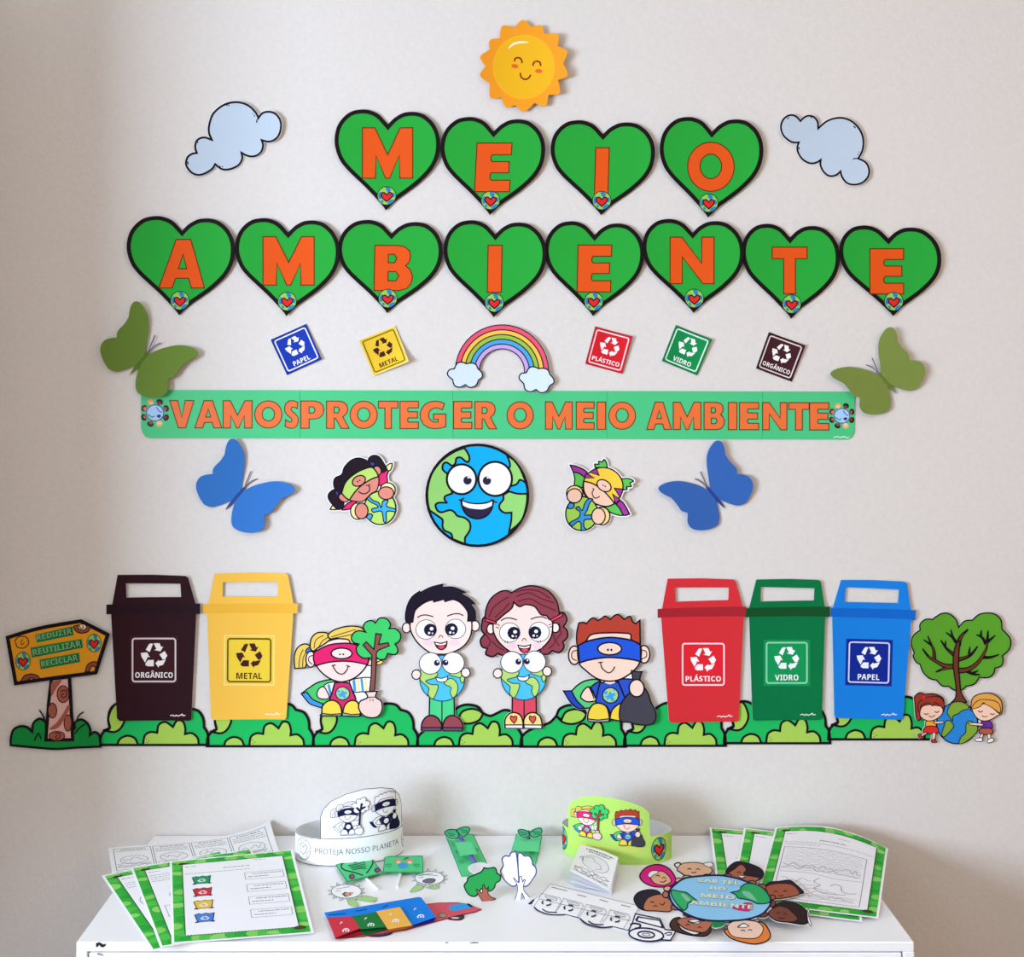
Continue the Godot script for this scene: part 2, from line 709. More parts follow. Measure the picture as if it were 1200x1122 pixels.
var text_cache := {}
func word(s: String, cx: float, cy: float, w: float, h: float, col: String, deg := 0.0, bold := true, arc := 0.0) -> void:
	# lettering filled into a box of w x h
	var key := s + str(bold)
	if not text_cache.has(key):
		var f := SystemFont.new()
		f.font_names = ["Droid Sans"]
		f.font_weight = 700 if bold else 400
		var t := TextMesh.new()
		t.font = f
		t.text = s
		t.depth = 0.0
		t.font_size = 32
		t.curve_step = 3.0
		t.pixel_size = 1.0
		var arr := t.get_mesh_arrays()
		var v: PackedVector3Array = arr[Mesh.ARRAY_VERTEX]
		var r := Rect2(Vector2(v[0].x, v[0].y), Vector2.ZERO)
		for q in v: r = r.expand(Vector2(q.x, q.y))
		text_cache[key] = [v, arr[Mesh.ARRAY_INDEX], r]
	var d: Array = text_cache[key]
	var r: Rect2 = d[2]
	push(cx, cy, 1, 1, deg)
	var p := PackedVector2Array()
	for q in d[0]:
		var u: float = ((q.x - r.position.x) / r.size.x - 0.5)
		p.append(xf * Vector2(u * w, (0.5 - (q.y - r.position.y) / r.size.y) * h + arc * (4.0 * u * u - 0.5)))
	pop()
	var lift := level(bounds(p))
	var c := shade(col)
	var idx: PackedInt32Array = d[1]
	for t in range(0, idx.size(), 3): tri(p[idx[t]], p[idx[t + 1]], p[idx[t + 2]], lift, c)

func union_of(polys: Array, margin: float) -> Array:
	var res := []
	for p in polys:
		var g := Geometry2D.offset_polygon(p, margin, Geometry2D.JOIN_MITER)
		if g.size() == 0: continue
		var cur: PackedVector2Array = g[0]
		var keep := []
		for q in res:
			var m := Geometry2D.merge_polygons(cur, q)
			var outer := []
			for r in m:
				if not Geometry2D.is_polygon_clockwise(r): outer.append(r)
			if outer.size() == 1: cur = outer[0]
			else: keep.append(q)
		keep.append(cur)
		res = keep
	return res

func extrude(p: PackedVector2Array, z0: float, z1: float, col: Color) -> void:
	var idx := Geometry2D.triangulate_polygon(p)
	for t in range(0, idx.size(), 3):
		tri(p[idx[t]], p[idx[t + 1]], p[idx[t + 2]], z1, col)
	for i in p.size():
		var q := [p[i], p[(i + 1) % p.size()]]
		var n := 1
		if lim > 0.0: n = maxi(1, ceili(q[0].distance_to(q[1]) / lim))
		for k in n:
			var a: Vector2 = q[0].lerp(q[1], float(k) / n)
			var b: Vector2 = q[0].lerp(q[1], float(k + 1) / n)
			var a0: Vector3 = map.call(a, z0)
			var b0: Vector3 = map.call(b, z0)
			var a1: Vector3 = map.call(a, z1)
			var b1: Vector3 = map.call(b, z1)
			var nn := (b0 - a0).cross(a1 - a0).normalized()
			tri3(a0, b0, b1, nn, nn, nn, col)
			tri3(a0, b1, a1, nn, nn, nn, col)
	for t in range(0, idx.size(), 3):
		var a: Vector2 = p[idx[t]]
		var b: Vector2 = p[idx[t + 1]]
		var c: Vector2 = p[idx[t + 2]]
		back_tri(a, b, c, z0, col if rev == "" else Color(rev).srgb_to_linear())

func back_tri(a: Vector2, b: Vector2, c: Vector2, z: float, col: Color) -> void:
	var s := vs.size()
	tri(a, b, c, z, col)
	for i in range(s, vs.size()): ns[i] = -ns[i]
	for i in range(s, vs.size(), 3):
		var t := vs[i + 1]
		vs[i + 1] = vs[i + 2]
		vs[i + 2] = t

func done(col := "f4f3f1", margin := 0.3, called := "paper") -> void:
	# the cut paper behind everything drawn since the thing was begun
	quiet = false
	flush()
	tint = none
	pmat = paper
	part(called)
	for p in union_of(silh, margin): extrude(p, 0.0, th, Color(col).srgb_to_linear())
	flush()
	silh = []
	used = []
	rev = ""

# ------------------------------------------------------------------ shared printed motifs
const GLYPHS := {
	"M": [0, 0, .25, 0, .5, .53, .75, 0, 1, 0, 1, 1, .74, 1, .73, .55, .54, 1, .46, 1, .27, .55, .26, 1, 0, 1],
	"E": [0, 0, 1, 0, 1, .24, .46, .24, .42, .28, .42, .34, .46, .38, .95, .38, .95, .61, .46, .61, .42, .65, .42, .72, .46, .76, 1, .76, 1, 1, 0, 1],
	"I": [0, 0, 1, 0, 1, 1, 0, 1],
	"A": [.34, 0, .66, 0, 1, 1, .71, 1, .64, .80, .36, .80, .29, 1, 0, 1],
	"B": [0, 0, .6, 0, .78, .03, .91, .12, .94, .25, .90, .37, .81, .45, .93, .53, 1, .68, .97, .83, .86, .95, .66, 1, 0, 1],
	"N": [0, 0, .27, 0, .72, .56, .72, 0, 1, 0, 1, 1, .75, 1, .28, .42, .28, 1, 0, 1],
	"T": [0, 0, 1, 0, 1, .25, .67, .25, .67, 1, .33, 1, .33, .25, 0, .25],
	"V": [0, 0, .34, 0, .5, .62, .64, 0, 1, 0, .66, 1, .36, 1],
	"S": [.97, .05, .92, .29, .75, .23, .56, .23, .48, .3, .56, .38, .8, .47, .98, .6, 1, .76, .9, .91, .68, 1, .38, 1, .06, .93, .1, .68, .3, .76, .5, .77, .56, .7, .48, .63, .25, .53, .05, .4, .02, .24, .12, .09, .35, 0, .65, -.01],
	"P": [0, 0, .6, 0, .82, .05, .96, .17, 1, .33, .95, .5, .8, .62, .6, .66, .36, .66, .36, 1, 0, 1],
	"R": [0, 0, .55, 0, .76, .04, .9, .15, .94, .31, .88, .46, .72, .58, 1, 1, .65, 1, .4, .63, .34, .63, .34, 1, 0, 1],
	"G": [.95, .08, .87, .31, .7, .24, .55, .24, .42, .31, .34, .42, .34, .58, .42, .69, .55, .76, .7, .75, .7, .66, .52, .66, .52, .46, 1, .46, 1, .92, .8, .98, .58, 1, .34, .97, .14, .85, .02, .66, 0, .46, .06, .26, .2, .1, .4, .01, .62, -.01, .8, .02],
}
const COUNTERS := {
	"A": [[.5, .31, .59, .6, .41, .6]],
	"B": [[.36, .2, .52, .2, .58, .29, .52, .38, .36, .38], [.36, .58, .56, .58, .64, .68, .56, .78, .36, .78]],
	"P": [[.36, .22, .54, .22, .62, .33, .54, .44, .36, .44]],
	"R": [[.34, .22, .5, .22, .58, .32, .5, .43, .34, .43]],
}

func glyph(ch: String, x0: float, y0: float, x1: float, y1: float, col: String, hole: String, w: float, lean := 0.0) -> void:
	stack.append(xf)
	xf = xf * Transform2D(Vector2(x1 - x0, 0), Vector2(-lean, y1 - y0), Vector2(x0 + lean * 0.5, y0))
	var k := w / sqrt(absf((x1 - x0) * (y1 - y0)))
	if ch == "O":
		shape(oval(.5, .5, .5, .5), col, k, false, "5a2413")
		shape(oval(.5, .49, .23, .25), hole, k, false, "5a2413")
	else:
		shape(GLYPHS[ch], col, k, false, "5a2413")
		for h in COUNTERS.get(ch, []): shape(h, hole, k, false, "5a2413")
	pop()

func emblem(cx: float, cy: float, r: float) -> void:
	# a little globe with a red heart on it
	push(cx, cy, r, r)
	disc(0, 0, 1, 1, "16231c")
	disc(0, 0, .92, .92, "93c552")
	fill([-.1, -.9, .3, -.85, .42, -.55, .2, -.3, -.05, -.6], "2f7fb0")
	fill([-.85, -.2, -.6, -.45, -.45, -.1, -.6, .3, -.8, .3], "2f7fb0")
	fill([.85, -.2, .6, -.35, .55, .0, .75, .2], "2f7fb0")
	fill([.1, .88, .2, .55, .65, .35, .78, .45, .45, .8], "2f7fb0")
	fill([-.6, .6, -.5, .4, -.3, .55, -.4, .78], "2f7fb0")
	shape([0, -.1, 0, -.1, .3, -.35, .55, -.2, .5, .15, 0, .6, 0, .6, -.5, .15, -.55, -.2, -.3, -.35], "d92a2c", .1)
	pop()

func recycle(cx: float, cy: float, r: float, col: String) -> void:
	push(cx, cy, r / 90.0, r / 90.0)
	push(-365, -545)
	for a in [[308, 508, 331, 470, 342, 465, 358, 467, 336, 524], [362, 464, 402, 463, 413, 489, 428, 486, 409, 519, 366, 510, 381, 503],
			[274, 530, 318, 526, 337, 562, 322, 556, 304, 596, 281, 558], [402, 540, 438, 517, 456, 548, 441, 573, 424, 573],
			[304, 606, 324, 578, 363, 578, 363, 621, 320, 621, 309, 614], [374, 600, 397, 577, 398, 586, 446, 574, 427, 611, 399, 619, 396, 631]]:
		fill(a, col, false)
	pop()
	pop()

func kids_emblem(cx: float, cy: float, r: float) -> void:
	push(cx, cy, r, r)
	var hair := ["e0a85c", "201518", "2a1a18", "181418", "e8b07a", "201518", "151316", "5a2a26"]
	var skin := ["f0c090", "7a3d30", "9a5040", "6b3028", "f2c6a2", "8d4a3c", "a4604e", "d07a6a"]
	for i in 8:
		var t := deg_to_rad(-112.0 + i * 45.0)
		disc(cos(t) * .82, sin(t) * .82, .24, .2, hair[i], 0.0, -112 + i * 45 + 90)
		disc(cos(t) * .72, sin(t) * .72, .16, .13, skin[i])
	disc(0, 0, .6, .56, "a9cdf0", .06, 0, "3d6a9a")
	line([-.5, .1, -.2, .3, -.05, .2], .07, "2f9a62")
	line([.1, -.4, .3, -.1, .5, -.05], .07, "4f7fc0")
	fill([.1, .2, .35, .1, .4, .25, .25, .35], "3a2a6a")
	pop()

func sticker(cx: float, cy: float, half: float, deg: float, bg: String, fg: String, frame: String, edge: String, text: String) -> void:
	push(cx, cy, half, half, deg)
	fill(rect(-1.03, -1.03, 1.03, 1.03), edge, false)
	fill(rect(-.99, -.99, .99, .99), bg, false)
	ribbon(path(round_rect(-.88, -.88, .88, .88, .1), true, false), width(.055), frame, true)
	recycle(0, -.2, .54, fg)
	var ws := {"PAPEL": .95, "METAL": 1.05, "PLÁSTICO": 1.5, "VIDRO": 1.02, "ORGÂNICO": 1.54}
	var hs := {"PLÁSTICO": .29, "ORGÂNICO": .3}
	word(text, 0, .58 if hs.has(text) else .64, ws[text], hs.get(text, .25), fg)
	pop()

# ------------------------------------------------------------------ what hangs on the wall
const HEART := [560, 212, 560, 212, 480, 125, 400, 85, 320, 75, 220, 95, 140, 155, 85, 240, 62, 350, 72, 450, 110, 550, 170, 630, 250, 710, 350, 805, 450, 910, 520, 990, 543, 1025, 543, 1025, 570, 995, 650, 920, 740, 855, 850, 770, 960, 660, 1025, 550, 1050, 430, 1040, 310, 990, 205, 910, 130, 840, 103, 770, 97, 700, 108, 630, 145, 590, 180]

func heart_card(ch: String, lab: String, l: float, r: float, top: float, tip: Vector2, lb: Array, lean: float, z0: float) -> void:
	var cx := (l + r) * 0.5
	on_wall("letter_heart", lab, "heart cutout", "green letter hearts on the wall", tip, z0, curl(cx, (top + tip.y) * 0.5, 61, 60, 0.006, 0.0035), 7.0)
	# fit the traced heart to this one
	var sx := (r - l) / 988.0
	var sy := (tip.y - top) / 950.0
	var sh: float = (tip.x - (l + (543 - 62) * sx)) / (tip.y - top)
	xf = Transform2D(Vector2(sx, 0), Vector2(sh * sy, sy), Vector2(l - 62 * sx - 75 * sh * sy, top - 75 * sy))
	part("heart_border")
	var p := path(HEART)
	silh.append(p)
	poly(p, "16110f")
	part("green_heart")
	for q in Geometry2D.offset_polygon(p, -4.7, Geometry2D.JOIN_MITER): poly(q, "27a23a")
	xf = Transform2D()
	part("letter")
	glyph(ch, lb[0], lb[1], lb[2], lb[3], "e0551c", "27a23a", 1.0, lean)
	part("globe_sticker")
	emblem(tip.x + 0.8, tip.y - 17.3, 11.4)
	done("16110f", 0.0)

func cloud_card(lab: String, at: Vector2, outline: Array, marks: Array, z0: float, c: Transform2D) -> void:
	on_wall("cloud_cutout", lab, "cloud cutout", "paper clouds beside the sun", at, z0, curl(at.x, at.y - 30, 55, 42, 0.004, 0.003), 7.0)
	xf = c
	part("cloud")
	shape(outline, "bccbd9", 17)
	part("ink_marks")
	for m in marks: line(m, 10)
	done()

func butterfly(lab: String, col: String, dark: String, r: Rect2, mirrored: bool, z0: float) -> void:
	# traced once, in a box of 917 x 877 units; the wings stand off the wall to both sides of the body
	var xfm := Transform2D(Vector2(r.size.x / 917.0, 0), Vector2(0, r.size.y / 877.0), r.position)
	if mirrored: xfm = Transform2D(Vector2(-r.size.x / 917.0, 0), Vector2(0, r.size.y / 877.0), r.position + Vector2(r.size.x, 0))
	xfm = xfm * Transform2D(0, Vector2(-138, -75))
	var a := xfm * Vector2(400, 742)
	var b := xfm * Vector2(575, 535)
	var nrm := (b - a).normalized().orthogonal()
	var fold := func(p: Vector2) -> float:
		var d := absf((p - a).dot(nrm))
		return 0.014 * pow(max(0.0, d - 3.0) / 60.0, 1.15)
	on_wall("paper_butterfly", lab, "butterfly", "paper butterflies on the wall", a, z0, fold, 5.0)
	pmat = glitter
	xf = xfm
	part("wing")
	fill([548, 530, 548, 530, 565, 420, 580, 320, 580, 230, 560, 160, 520, 95, 485, 75, 450, 82, 425, 120, 408, 180, 400, 220, 360, 280, 310, 330, 292, 365, 288, 402, 288, 402, 230, 408, 175, 430, 142, 480, 138, 540, 160, 610, 190, 665, 220, 695, 285, 712, 380, 685, 450, 655, 450, 655, 492, 640, 525, 590], col)
	part("wing")
	fill([560, 570, 560, 570, 650, 520, 750, 490, 850, 472, 940, 478, 1010, 498, 1050, 525, 1055, 550, 1030, 580, 980, 610, 930, 635, 890, 680, 860, 720, 830, 760, 775, 778, 775, 778, 770, 800, 775, 860, 755, 910, 710, 940, 640, 950, 560, 940, 490, 910, 462, 870, 458, 800, 470, 730, 492, 655, 492, 655, 520, 610], col)
	part("body")
	fill([398, 744, 398, 744, 422, 700, 460, 648, 505, 590, 555, 538, 580, 522, 588, 532, 565, 568, 510, 638, 445, 705], dark)
	part("antenna")
	line([578, 530, 600, 470, 622, 420, 640, 380], 9, "6f6a80")
	part("antenna")
	line([582, 530, 620, 492, 660, 465, 697, 452], 9, "6f6a80")
	done(col, 0.0)

func wall_display() -> void:
	# sun
	on_wall("sun_cutout", "round yellow smiling paper sun with orange scalloped rays at the top of the wall", "sun cutout", "", Vector2(613, 132), 0.002, curl(607, 80, 48, 50, 0.010, 0.006), 6.0)
	xf = crop(540, 10, 8)
	part("sun_rays")
	var rays := [575, 125, 665, 187, 750, 178, 782, 255, 905, 265, 908, 375, 992, 430, 955, 535, 997, 650, 908, 690, 924, 815, 820, 825, 790, 930, 690, 900, 590, 980, 510, 918, 425, 937, 375, 845, 278, 850, 272, 715, 180, 645, 232, 555, 183, 470, 270, 400, 272, 313, 365, 290, 390, 178, 500, 197]
	var ray := []
	for i in range(0, rays.size(), 4):
		ray.append_array([rays[i], rays[i + 1], rays[i + 2], rays[i + 3], rays[i + 2], rays[i + 3]])
	fill(ray, "ee9a22")
	part("sun_face")
	disc(590, 560, 291, 302, "f2b02a")
	disc(590, 558, 276, 288, "eab11e")
	part("shine")
	fill([440, 390, 440, 390, 480, 340, 545, 318, 620, 322, 640, 332, 640, 332, 560, 335, 500, 350], "fbeccf")
	part("eye")
	line([503, 502, 508, 478, 535, 468, 565, 482, 575, 520], 12, "7a1c12")
	part("eye")
	line([676, 545, 684, 515, 713, 504, 742, 518, 748, 550], 12, "7a1c12")
	part("mouth")
	line([558, 610, 565, 650, 600, 672, 635, 660, 655, 630], 12, "7a1c12")
	part("cheek")
	disc(506, 547, 34, 20, "e2622c", 0, 8)
	part("cheek")
	disc(729, 597, 34, 20, "e2622c", 0, 8)
	done("ee9a22", 0.0)
	# clouds
	cloud_card("pale blue paper cloud with its big puff beside the heart with letter M", Vector2(268, 206),
		[350, 400, 352, 320, 390, 215, 470, 140, 560, 102, 660, 97, 750, 130, 815, 190, 848, 250, 848, 250, 890, 205, 950, 192, 1015, 210, 1065, 270, 1075, 350, 1050, 430, 1000, 475, 940, 488, 878, 472, 878, 472, 892, 520, 878, 580, 835, 622, 780, 635, 720, 622, 672, 595, 672, 595, 682, 650, 655, 710, 605, 745, 540, 765, 475, 760, 410, 712, 410, 712, 380, 760, 310, 805, 245, 822, 180, 800, 130, 740, 122, 690, 140, 640, 180, 610, 228, 600, 228, 600, 212, 550, 220, 490, 255, 455, 310, 445, 378, 468, 378, 468],
		[[828, 298, 835, 270, 852, 245], [138, 688, 142, 718], [455, 730, 462, 742], [480, 735, 488, 742], [792, 205, 796, 212], [805, 225, 812, 235], [530, 118, 538, 130], [550, 118, 554, 130], [228, 478, 240, 500]], 0.001, crop(205, 110, 8.571))
	cloud_card("pale blue paper cloud with its big puff beyond the heart with letter O", Vector2(965, 216),
		[338, 212, 338, 212, 290, 165, 235, 150, 175, 172, 135, 225, 125, 290, 150, 360, 200, 410, 260, 440, 325, 440, 325, 440, 308, 490, 318, 550, 360, 615, 420, 655, 475, 665, 530, 650, 565, 625, 565, 625, 560, 680, 590, 750, 640, 795, 690, 803, 740, 785, 775, 752, 775, 752, 795, 820, 845, 880, 920, 898, 1000, 880, 1060, 825, 1080, 760, 1070, 700, 1035, 650, 965, 614, 965, 614, 1005, 540, 1020, 450, 1005, 360, 960, 280, 890, 215, 800, 180, 710, 182, 630, 210, 575, 250, 533, 290, 533, 290, 525, 220, 485, 170, 430, 155, 380, 172],
		[[910, 620, 935, 613, 968, 616], [190, 190, 212, 180], [450, 165, 458, 180], [910, 265, 935, 285], [322, 490, 330, 515], [972, 540, 976, 548], [958, 566, 964, 574]], 0.001, crop(900, 120, 9.23))
	# the lettering: MEIO AMBIENTE
	var hs := [
		["M", "green paper heart with orange letter M beside the pale cloud, first of the short row", 393, 516, 129.5, Vector2(452.7, 247.5), [425, 150.6, 484, 209.6], 0.0],
		["E", "green paper heart with orange letter E between the hearts M and I", 517.5, 639.5, 138.5, Vector2(574, 253), [557.5, 168.5, 598.5, 225.5], 3.0],
		["I", "green paper heart with orange letter I in the short row, beside the O", 645, 766.7, 142, Vector2(704, 253), [697, 173.7, 713, 228.5], 1.6],
		["O", "green paper heart with orange letter O ending the short row", 773, 893.8, 138.5, Vector2(828.8, 256), [805, 167.5, 859.6, 225], 0.0],
		["A", "green paper heart with orange letter A above the green butterfly", 151, 277, 254, Vector2(211, 370), [188, 281, 241.7, 338], 2.0],
		["M", "green paper heart with orange letter M between the hearts A and B", 277, 399, 256.5, Vector2(336.5, 371), [309, 278, 369, 334.6], 0.0],
		["B", "green paper heart with orange letter B", 398, 520, 258.5, Vector2(454, 367.5), [439, 288, 484, 341], 1.0],
		["I", "green paper heart with orange letter I above the rainbow", 520, 640, 259, Vector2(578.5, 372.5), [571.5, 288, 588, 343], 1.0],
		["E", "green paper heart with orange letter E between the hearts I and N", 638, 754, 260, Vector2(694.6, 371), [676.5, 287.5, 716, 342.5], 1.4],
		["N", "green paper heart with orange letter N", 751, 869, 257.5, Vector2(812, 367.5), [784.5, 278.5, 836, 333], 0.0],
		["T", "green paper heart with orange letter T", 867, 981, 263, Vector2(926, 374), [904, 290, 945, 344.6], 0.0],
		["E", "green paper heart with orange letter E ending the long row", 979, 1097, 265, Vector2(1045, 371), [1018, 292, 1057.5, 345], 0.0],
	]
	for i in hs.size():
		var h: Array = hs[i]
		heart_card(h[0], h[1], h[2], h[3], h[4], h[5], h[6], h[7], 0.0012 + 0.0014 * (i % 2))
	# the five small recycling cards
	var wc := [
		["small blue recycling card PAPEL taped askew", 348.0, 409.7, -24.4, "1c3aa8", "f2f2f4", "e6e8f2", "16246b", "PAPEL", 0.0, 0.004],
		["small yellow recycling card METAL with one corner curling off the wall", 450.5, 411.5, -22.0, "e8c033", "43211c", "7a6418", "f0dc8c", "METAL", 0.012, 0.004],
		["small red recycling card PLÁSTICO taped askew", 713.0, 410.5, 15.2, "d41f2c", "f4f0ee", "f0d8d8", "a01822", "PLÁSTICO", 0.0, 0.005],
		["small green recycling card VIDRO taped askew", 804.0, 410.6, 22.0, "0f8a49", "f2f4f1", "d8ecdf", "0b5f34", "VIDRO", 0.0, 0.005],
		["small dark brown recycling card ORGÂNICO taped askew", 913.6, 418.4, 20.3, "431d22", "f3efec", "d9cfcc", "2a1013", "ORGÂNICO", 0.0, 0.004],
	]
	for c in wc:
		var cx: float = c[1]
		var cy: float = c[2]
		var lift: float = c[9]
		var side: float = c[10]
		on_wall("recycling_card", c[0], "recycling card", "small recycling cards above the banner", Vector2(cx, cy + 24), 0.001, func(p: Vector2) -> float:
			return side * pow((p.x - cx) / 28.0, 2.0) + lift * pow(max(0.0, (p.x - cx + p.y - cy) / 44.0), 2.2), 5.0)
		part("print")
		sticker(cx, cy, 22.0, c[3], c[4], c[5], c[6], c[7], c[8])
		done("efece8", 0.0)
	# rainbow
	on_wall("rainbow_cutout", "paper rainbow of five coloured bands ending in two small clouds", "rainbow cutout", "", Vector2(588, 460), 0.003, curl(588, 420, 60, 40, 0.005, 0.0), 5.0)
	xf = crop(510, 370, 8)
	push(625, 525, 1, 1, 4)
	var bands := ["e8566e", "f3c04e", "98bf42", "47a5dc", "c3a3dc"]
	var radii := [437, 391, 347, 303, 258, 212]
	for k in 5:
		part("rainbow_band")
		var a := []
		for i in 25: a.append_array([-cos(PI * i / 24.0) * radii[k], -sin(PI * i / 24.0) * radii[k]])
		for i in range(24, -1, -1): a.append_array([-cos(PI * i / 24.0) * radii[k + 1], -sin(PI * i / 24.0) * radii[k + 1]])
		shape(a, bands[k], 9, false, "3a1f33")
	pop()
	for c in [[282, 560, 0.0], [950, 605, 4.0]]:
		part("rainbow_cloud")
		push(c[0], c[1], 1, 1, c[2])
		shape([10, -108, 10, -108, -30, -122, -75, -112, -102, -62, -102, -62, -150, -50, -165, -5, -118, 40, -118, 40, -100, 95, -50, 112, 0, 88, 0, 88, 45, 114, 100, 95, 125, 42, 125, 42, 160, 15, 155, -25, 118, -62, 118, -62, 100, -100, 60, -115], "d2e2f0", 10)
		pop()
	done()
	# banner
	on_wall("banner", "long green banner with orange lettering VAMOS PROTEGER O MEIO AMBIENTE", "banner", "", Vector2(584, 514), 0.0012)
	pmat = gloss
	var seams := [166.0, 352.0, 531.0, 711.0, 893.0, 1001.0]
	for k in 5:
		part("banner_panel")
		var x0: float = seams[k]
		var x1: float = seams[k + 1]
		var t0 := 457.0 + (x0 - 166) * 0.0024
		var t1 := 457.0 + (x1 - 166) * 0.0024
		var y0 := 513.6 + (x0 - 166) * 0.0018
		var y1 := 513.6 + (x1 - 166) * 0.0018
		var a := [x0, t0, x1 - 0.3, t1, x1 - 0.3, y1, x0, y0]
		if k == 0: a = [x0 + 3, t0, x1 - 0.3, t1, x1 - 0.3, y1, x0 + 10, y0, x0 + 5, y0 - 2, x0 + 2, y0 - 6, x0, y0 - 12, x0, t0 + 4]
		if k == 4: a = [x0, t0, x1 - 5, t1, x1 - 1, t1 + 3, x1, t1 + 8, x1 - 0.5, y1 - 9, x1 - 3, y1 - 3, x1 - 8, y1, x0, y0]
		fill(a, "4bc37f", false)
	var rows := ["V", 199.5, 228, "A", 229, 260.5, "M", 262, 296, "O", 299, 331, "S", 333.5, 350, "P", 353, 380, "R", 383, 409.5, "O", 410.5, 442.5, "T", 443.7, 466.5, "E", 469, 490.5, "G", 492.5, 522.5, "E", 531.5, 553, "R", 556.5, 582, "O", 594, 625, "M", 639, 670.5, "E", 675, 696, "I", 699.5, 709.5, "O", 713, 744.5, "A", 757.5, 786.5, "M", 788.5, 821, "B", 824.5, 848.5, "I", 853, 863, "E", 866, 888.5, "N", 893, 921.5, "T", 923.5, 947.5, "E", 948, 970.5]
	for i in range(0, rows.size(), 3):
		part("letter")
		var y0: float = 469.5 + (rows[i + 1] - 199.0) * 0.0034
		glyph(rows[i], rows[i + 1], y0, rows[i + 2], y0 + 32.0, "e87239", "4bc37f", 0.9)
	part("children_emblem")
	kids_emblem(182.5, 484, 17)
	part("children_emblem")
	kids_emblem(985.7, 487.4, 15.5)
	part("maker_mark")
	line([976, 513, 980, 511.6, 984, 512.8, 988, 511.5, 991, 513, 994, 512.4], 0.9, "d9efe0")
	done("43bd72", 0.0)
	# butterflies
	butterfly("olive green paper butterfly over the banner end below heart A", "74913f", "60802f", Rect2(121, 354, 113.5, 112.5), false, 0.004)
	butterfly("olive green paper butterfly over the banner end below the last letter heart", "87994a", "72853a", Rect2(970.5, 384, 110, 102), true, 0.004)
	butterfly("blue paper butterfly under the banner above the yellow bin cutout", "3f7fd0", "35549c", Rect2(232, 514, 115, 110), false, 0.002)
	butterfly("blue paper butterfly under the banner above the red bin cutout", "3f6fbe", "3a4a94", Rect2(770.5, 516, 110, 105), true, 0.002)
	earth_face()
	hugging_girl()
	hugging_boy()

func earth_face() -> void:
	on_wall("earth_cutout", "big round paper Earth with wide eyes and open smile", "earth cutout", "", Vector2(560, 640), 0.002, curl(556, 580, 60, 60, 0.006, 0.003), 6.0)
	xf = crop(490, 510, 8)
	part("ocean")
	disc(555, 562, 473, 472, "14a9e2", 20)
	var lands := [
		[432, 118, 432, 118, 462, 160, 482, 210, 470, 250, 440, 240, 400, 208, 360, 215, 350, 260, 320, 285, 270, 255, 235, 270, 232, 320, 275, 365, 300, 440, 320, 545, 320, 545, 255, 570, 250, 605, 268, 630, 200, 630, 165, 650, 180, 700, 220, 720, 300, 700, 340, 720, 370, 755, 440, 775, 485, 820, 488, 880, 460, 930, 440, 960, 440, 1015, 440, 1015, 325, 970, 325, 970, 310, 920, 250, 890, 230, 850, 230, 790, 180, 750, 110, 700, 110, 700, 92, 620, 92, 500, 130, 360, 220, 240, 330, 160],
		[830, 185, 830, 185, 900, 235, 960, 320, 1010, 445, 1010, 445, 955, 415, 925, 455, 870, 475, 870, 475, 860, 400, 850, 320, 862, 280, 850, 230],
		[855, 525, 855, 525, 930, 545, 1020, 545, 1020, 545, 1015, 640, 970, 790, 850, 905, 850, 905, 872, 800, 875, 722, 875, 722, 810, 725, 765, 690, 765, 645, 800, 600, 800, 560],
	]
	for l in lands:
		part("continent")
		shape(l, "93cf70", 15)
	for e in [[408, 412, 138, 140, 463, 423], [722, 408, 157, 160, 645, 425]]:
		var ey := part("eye")
		disc(e[0], e[1], e[2], e[3], "f1f0f8", 17)
		part("pupil", ey)
		disc(e[4], e[5], 40, 41, "2b2438")
		disc(e[4] + 28, e[5] - 34, 15, 16, "f1f0f8")
		disc(e[4] + 6, e[5] - 28, 9, 9, "f1f0f8")
	part("mouth")
	shape([402, 610, 402, 610, 480, 635, 560, 642, 640, 632, 706, 610, 706, 610, 690, 690, 640, 755, 555, 782, 470, 755, 420, 690], "2e2440", 12)
	line([380, 608, 410, 602, 430, 588], 10)
	line([685, 600, 710, 620, 740, 628], 10)
	part("teeth")
	fill([416, 618, 416, 618, 480, 640, 560, 648, 640, 640, 696, 618, 696, 618, 690, 660, 690, 660, 620, 690, 550, 692, 470, 680, 420, 655, 420, 655], "f4f2f6")
	done(INK, 0.0)

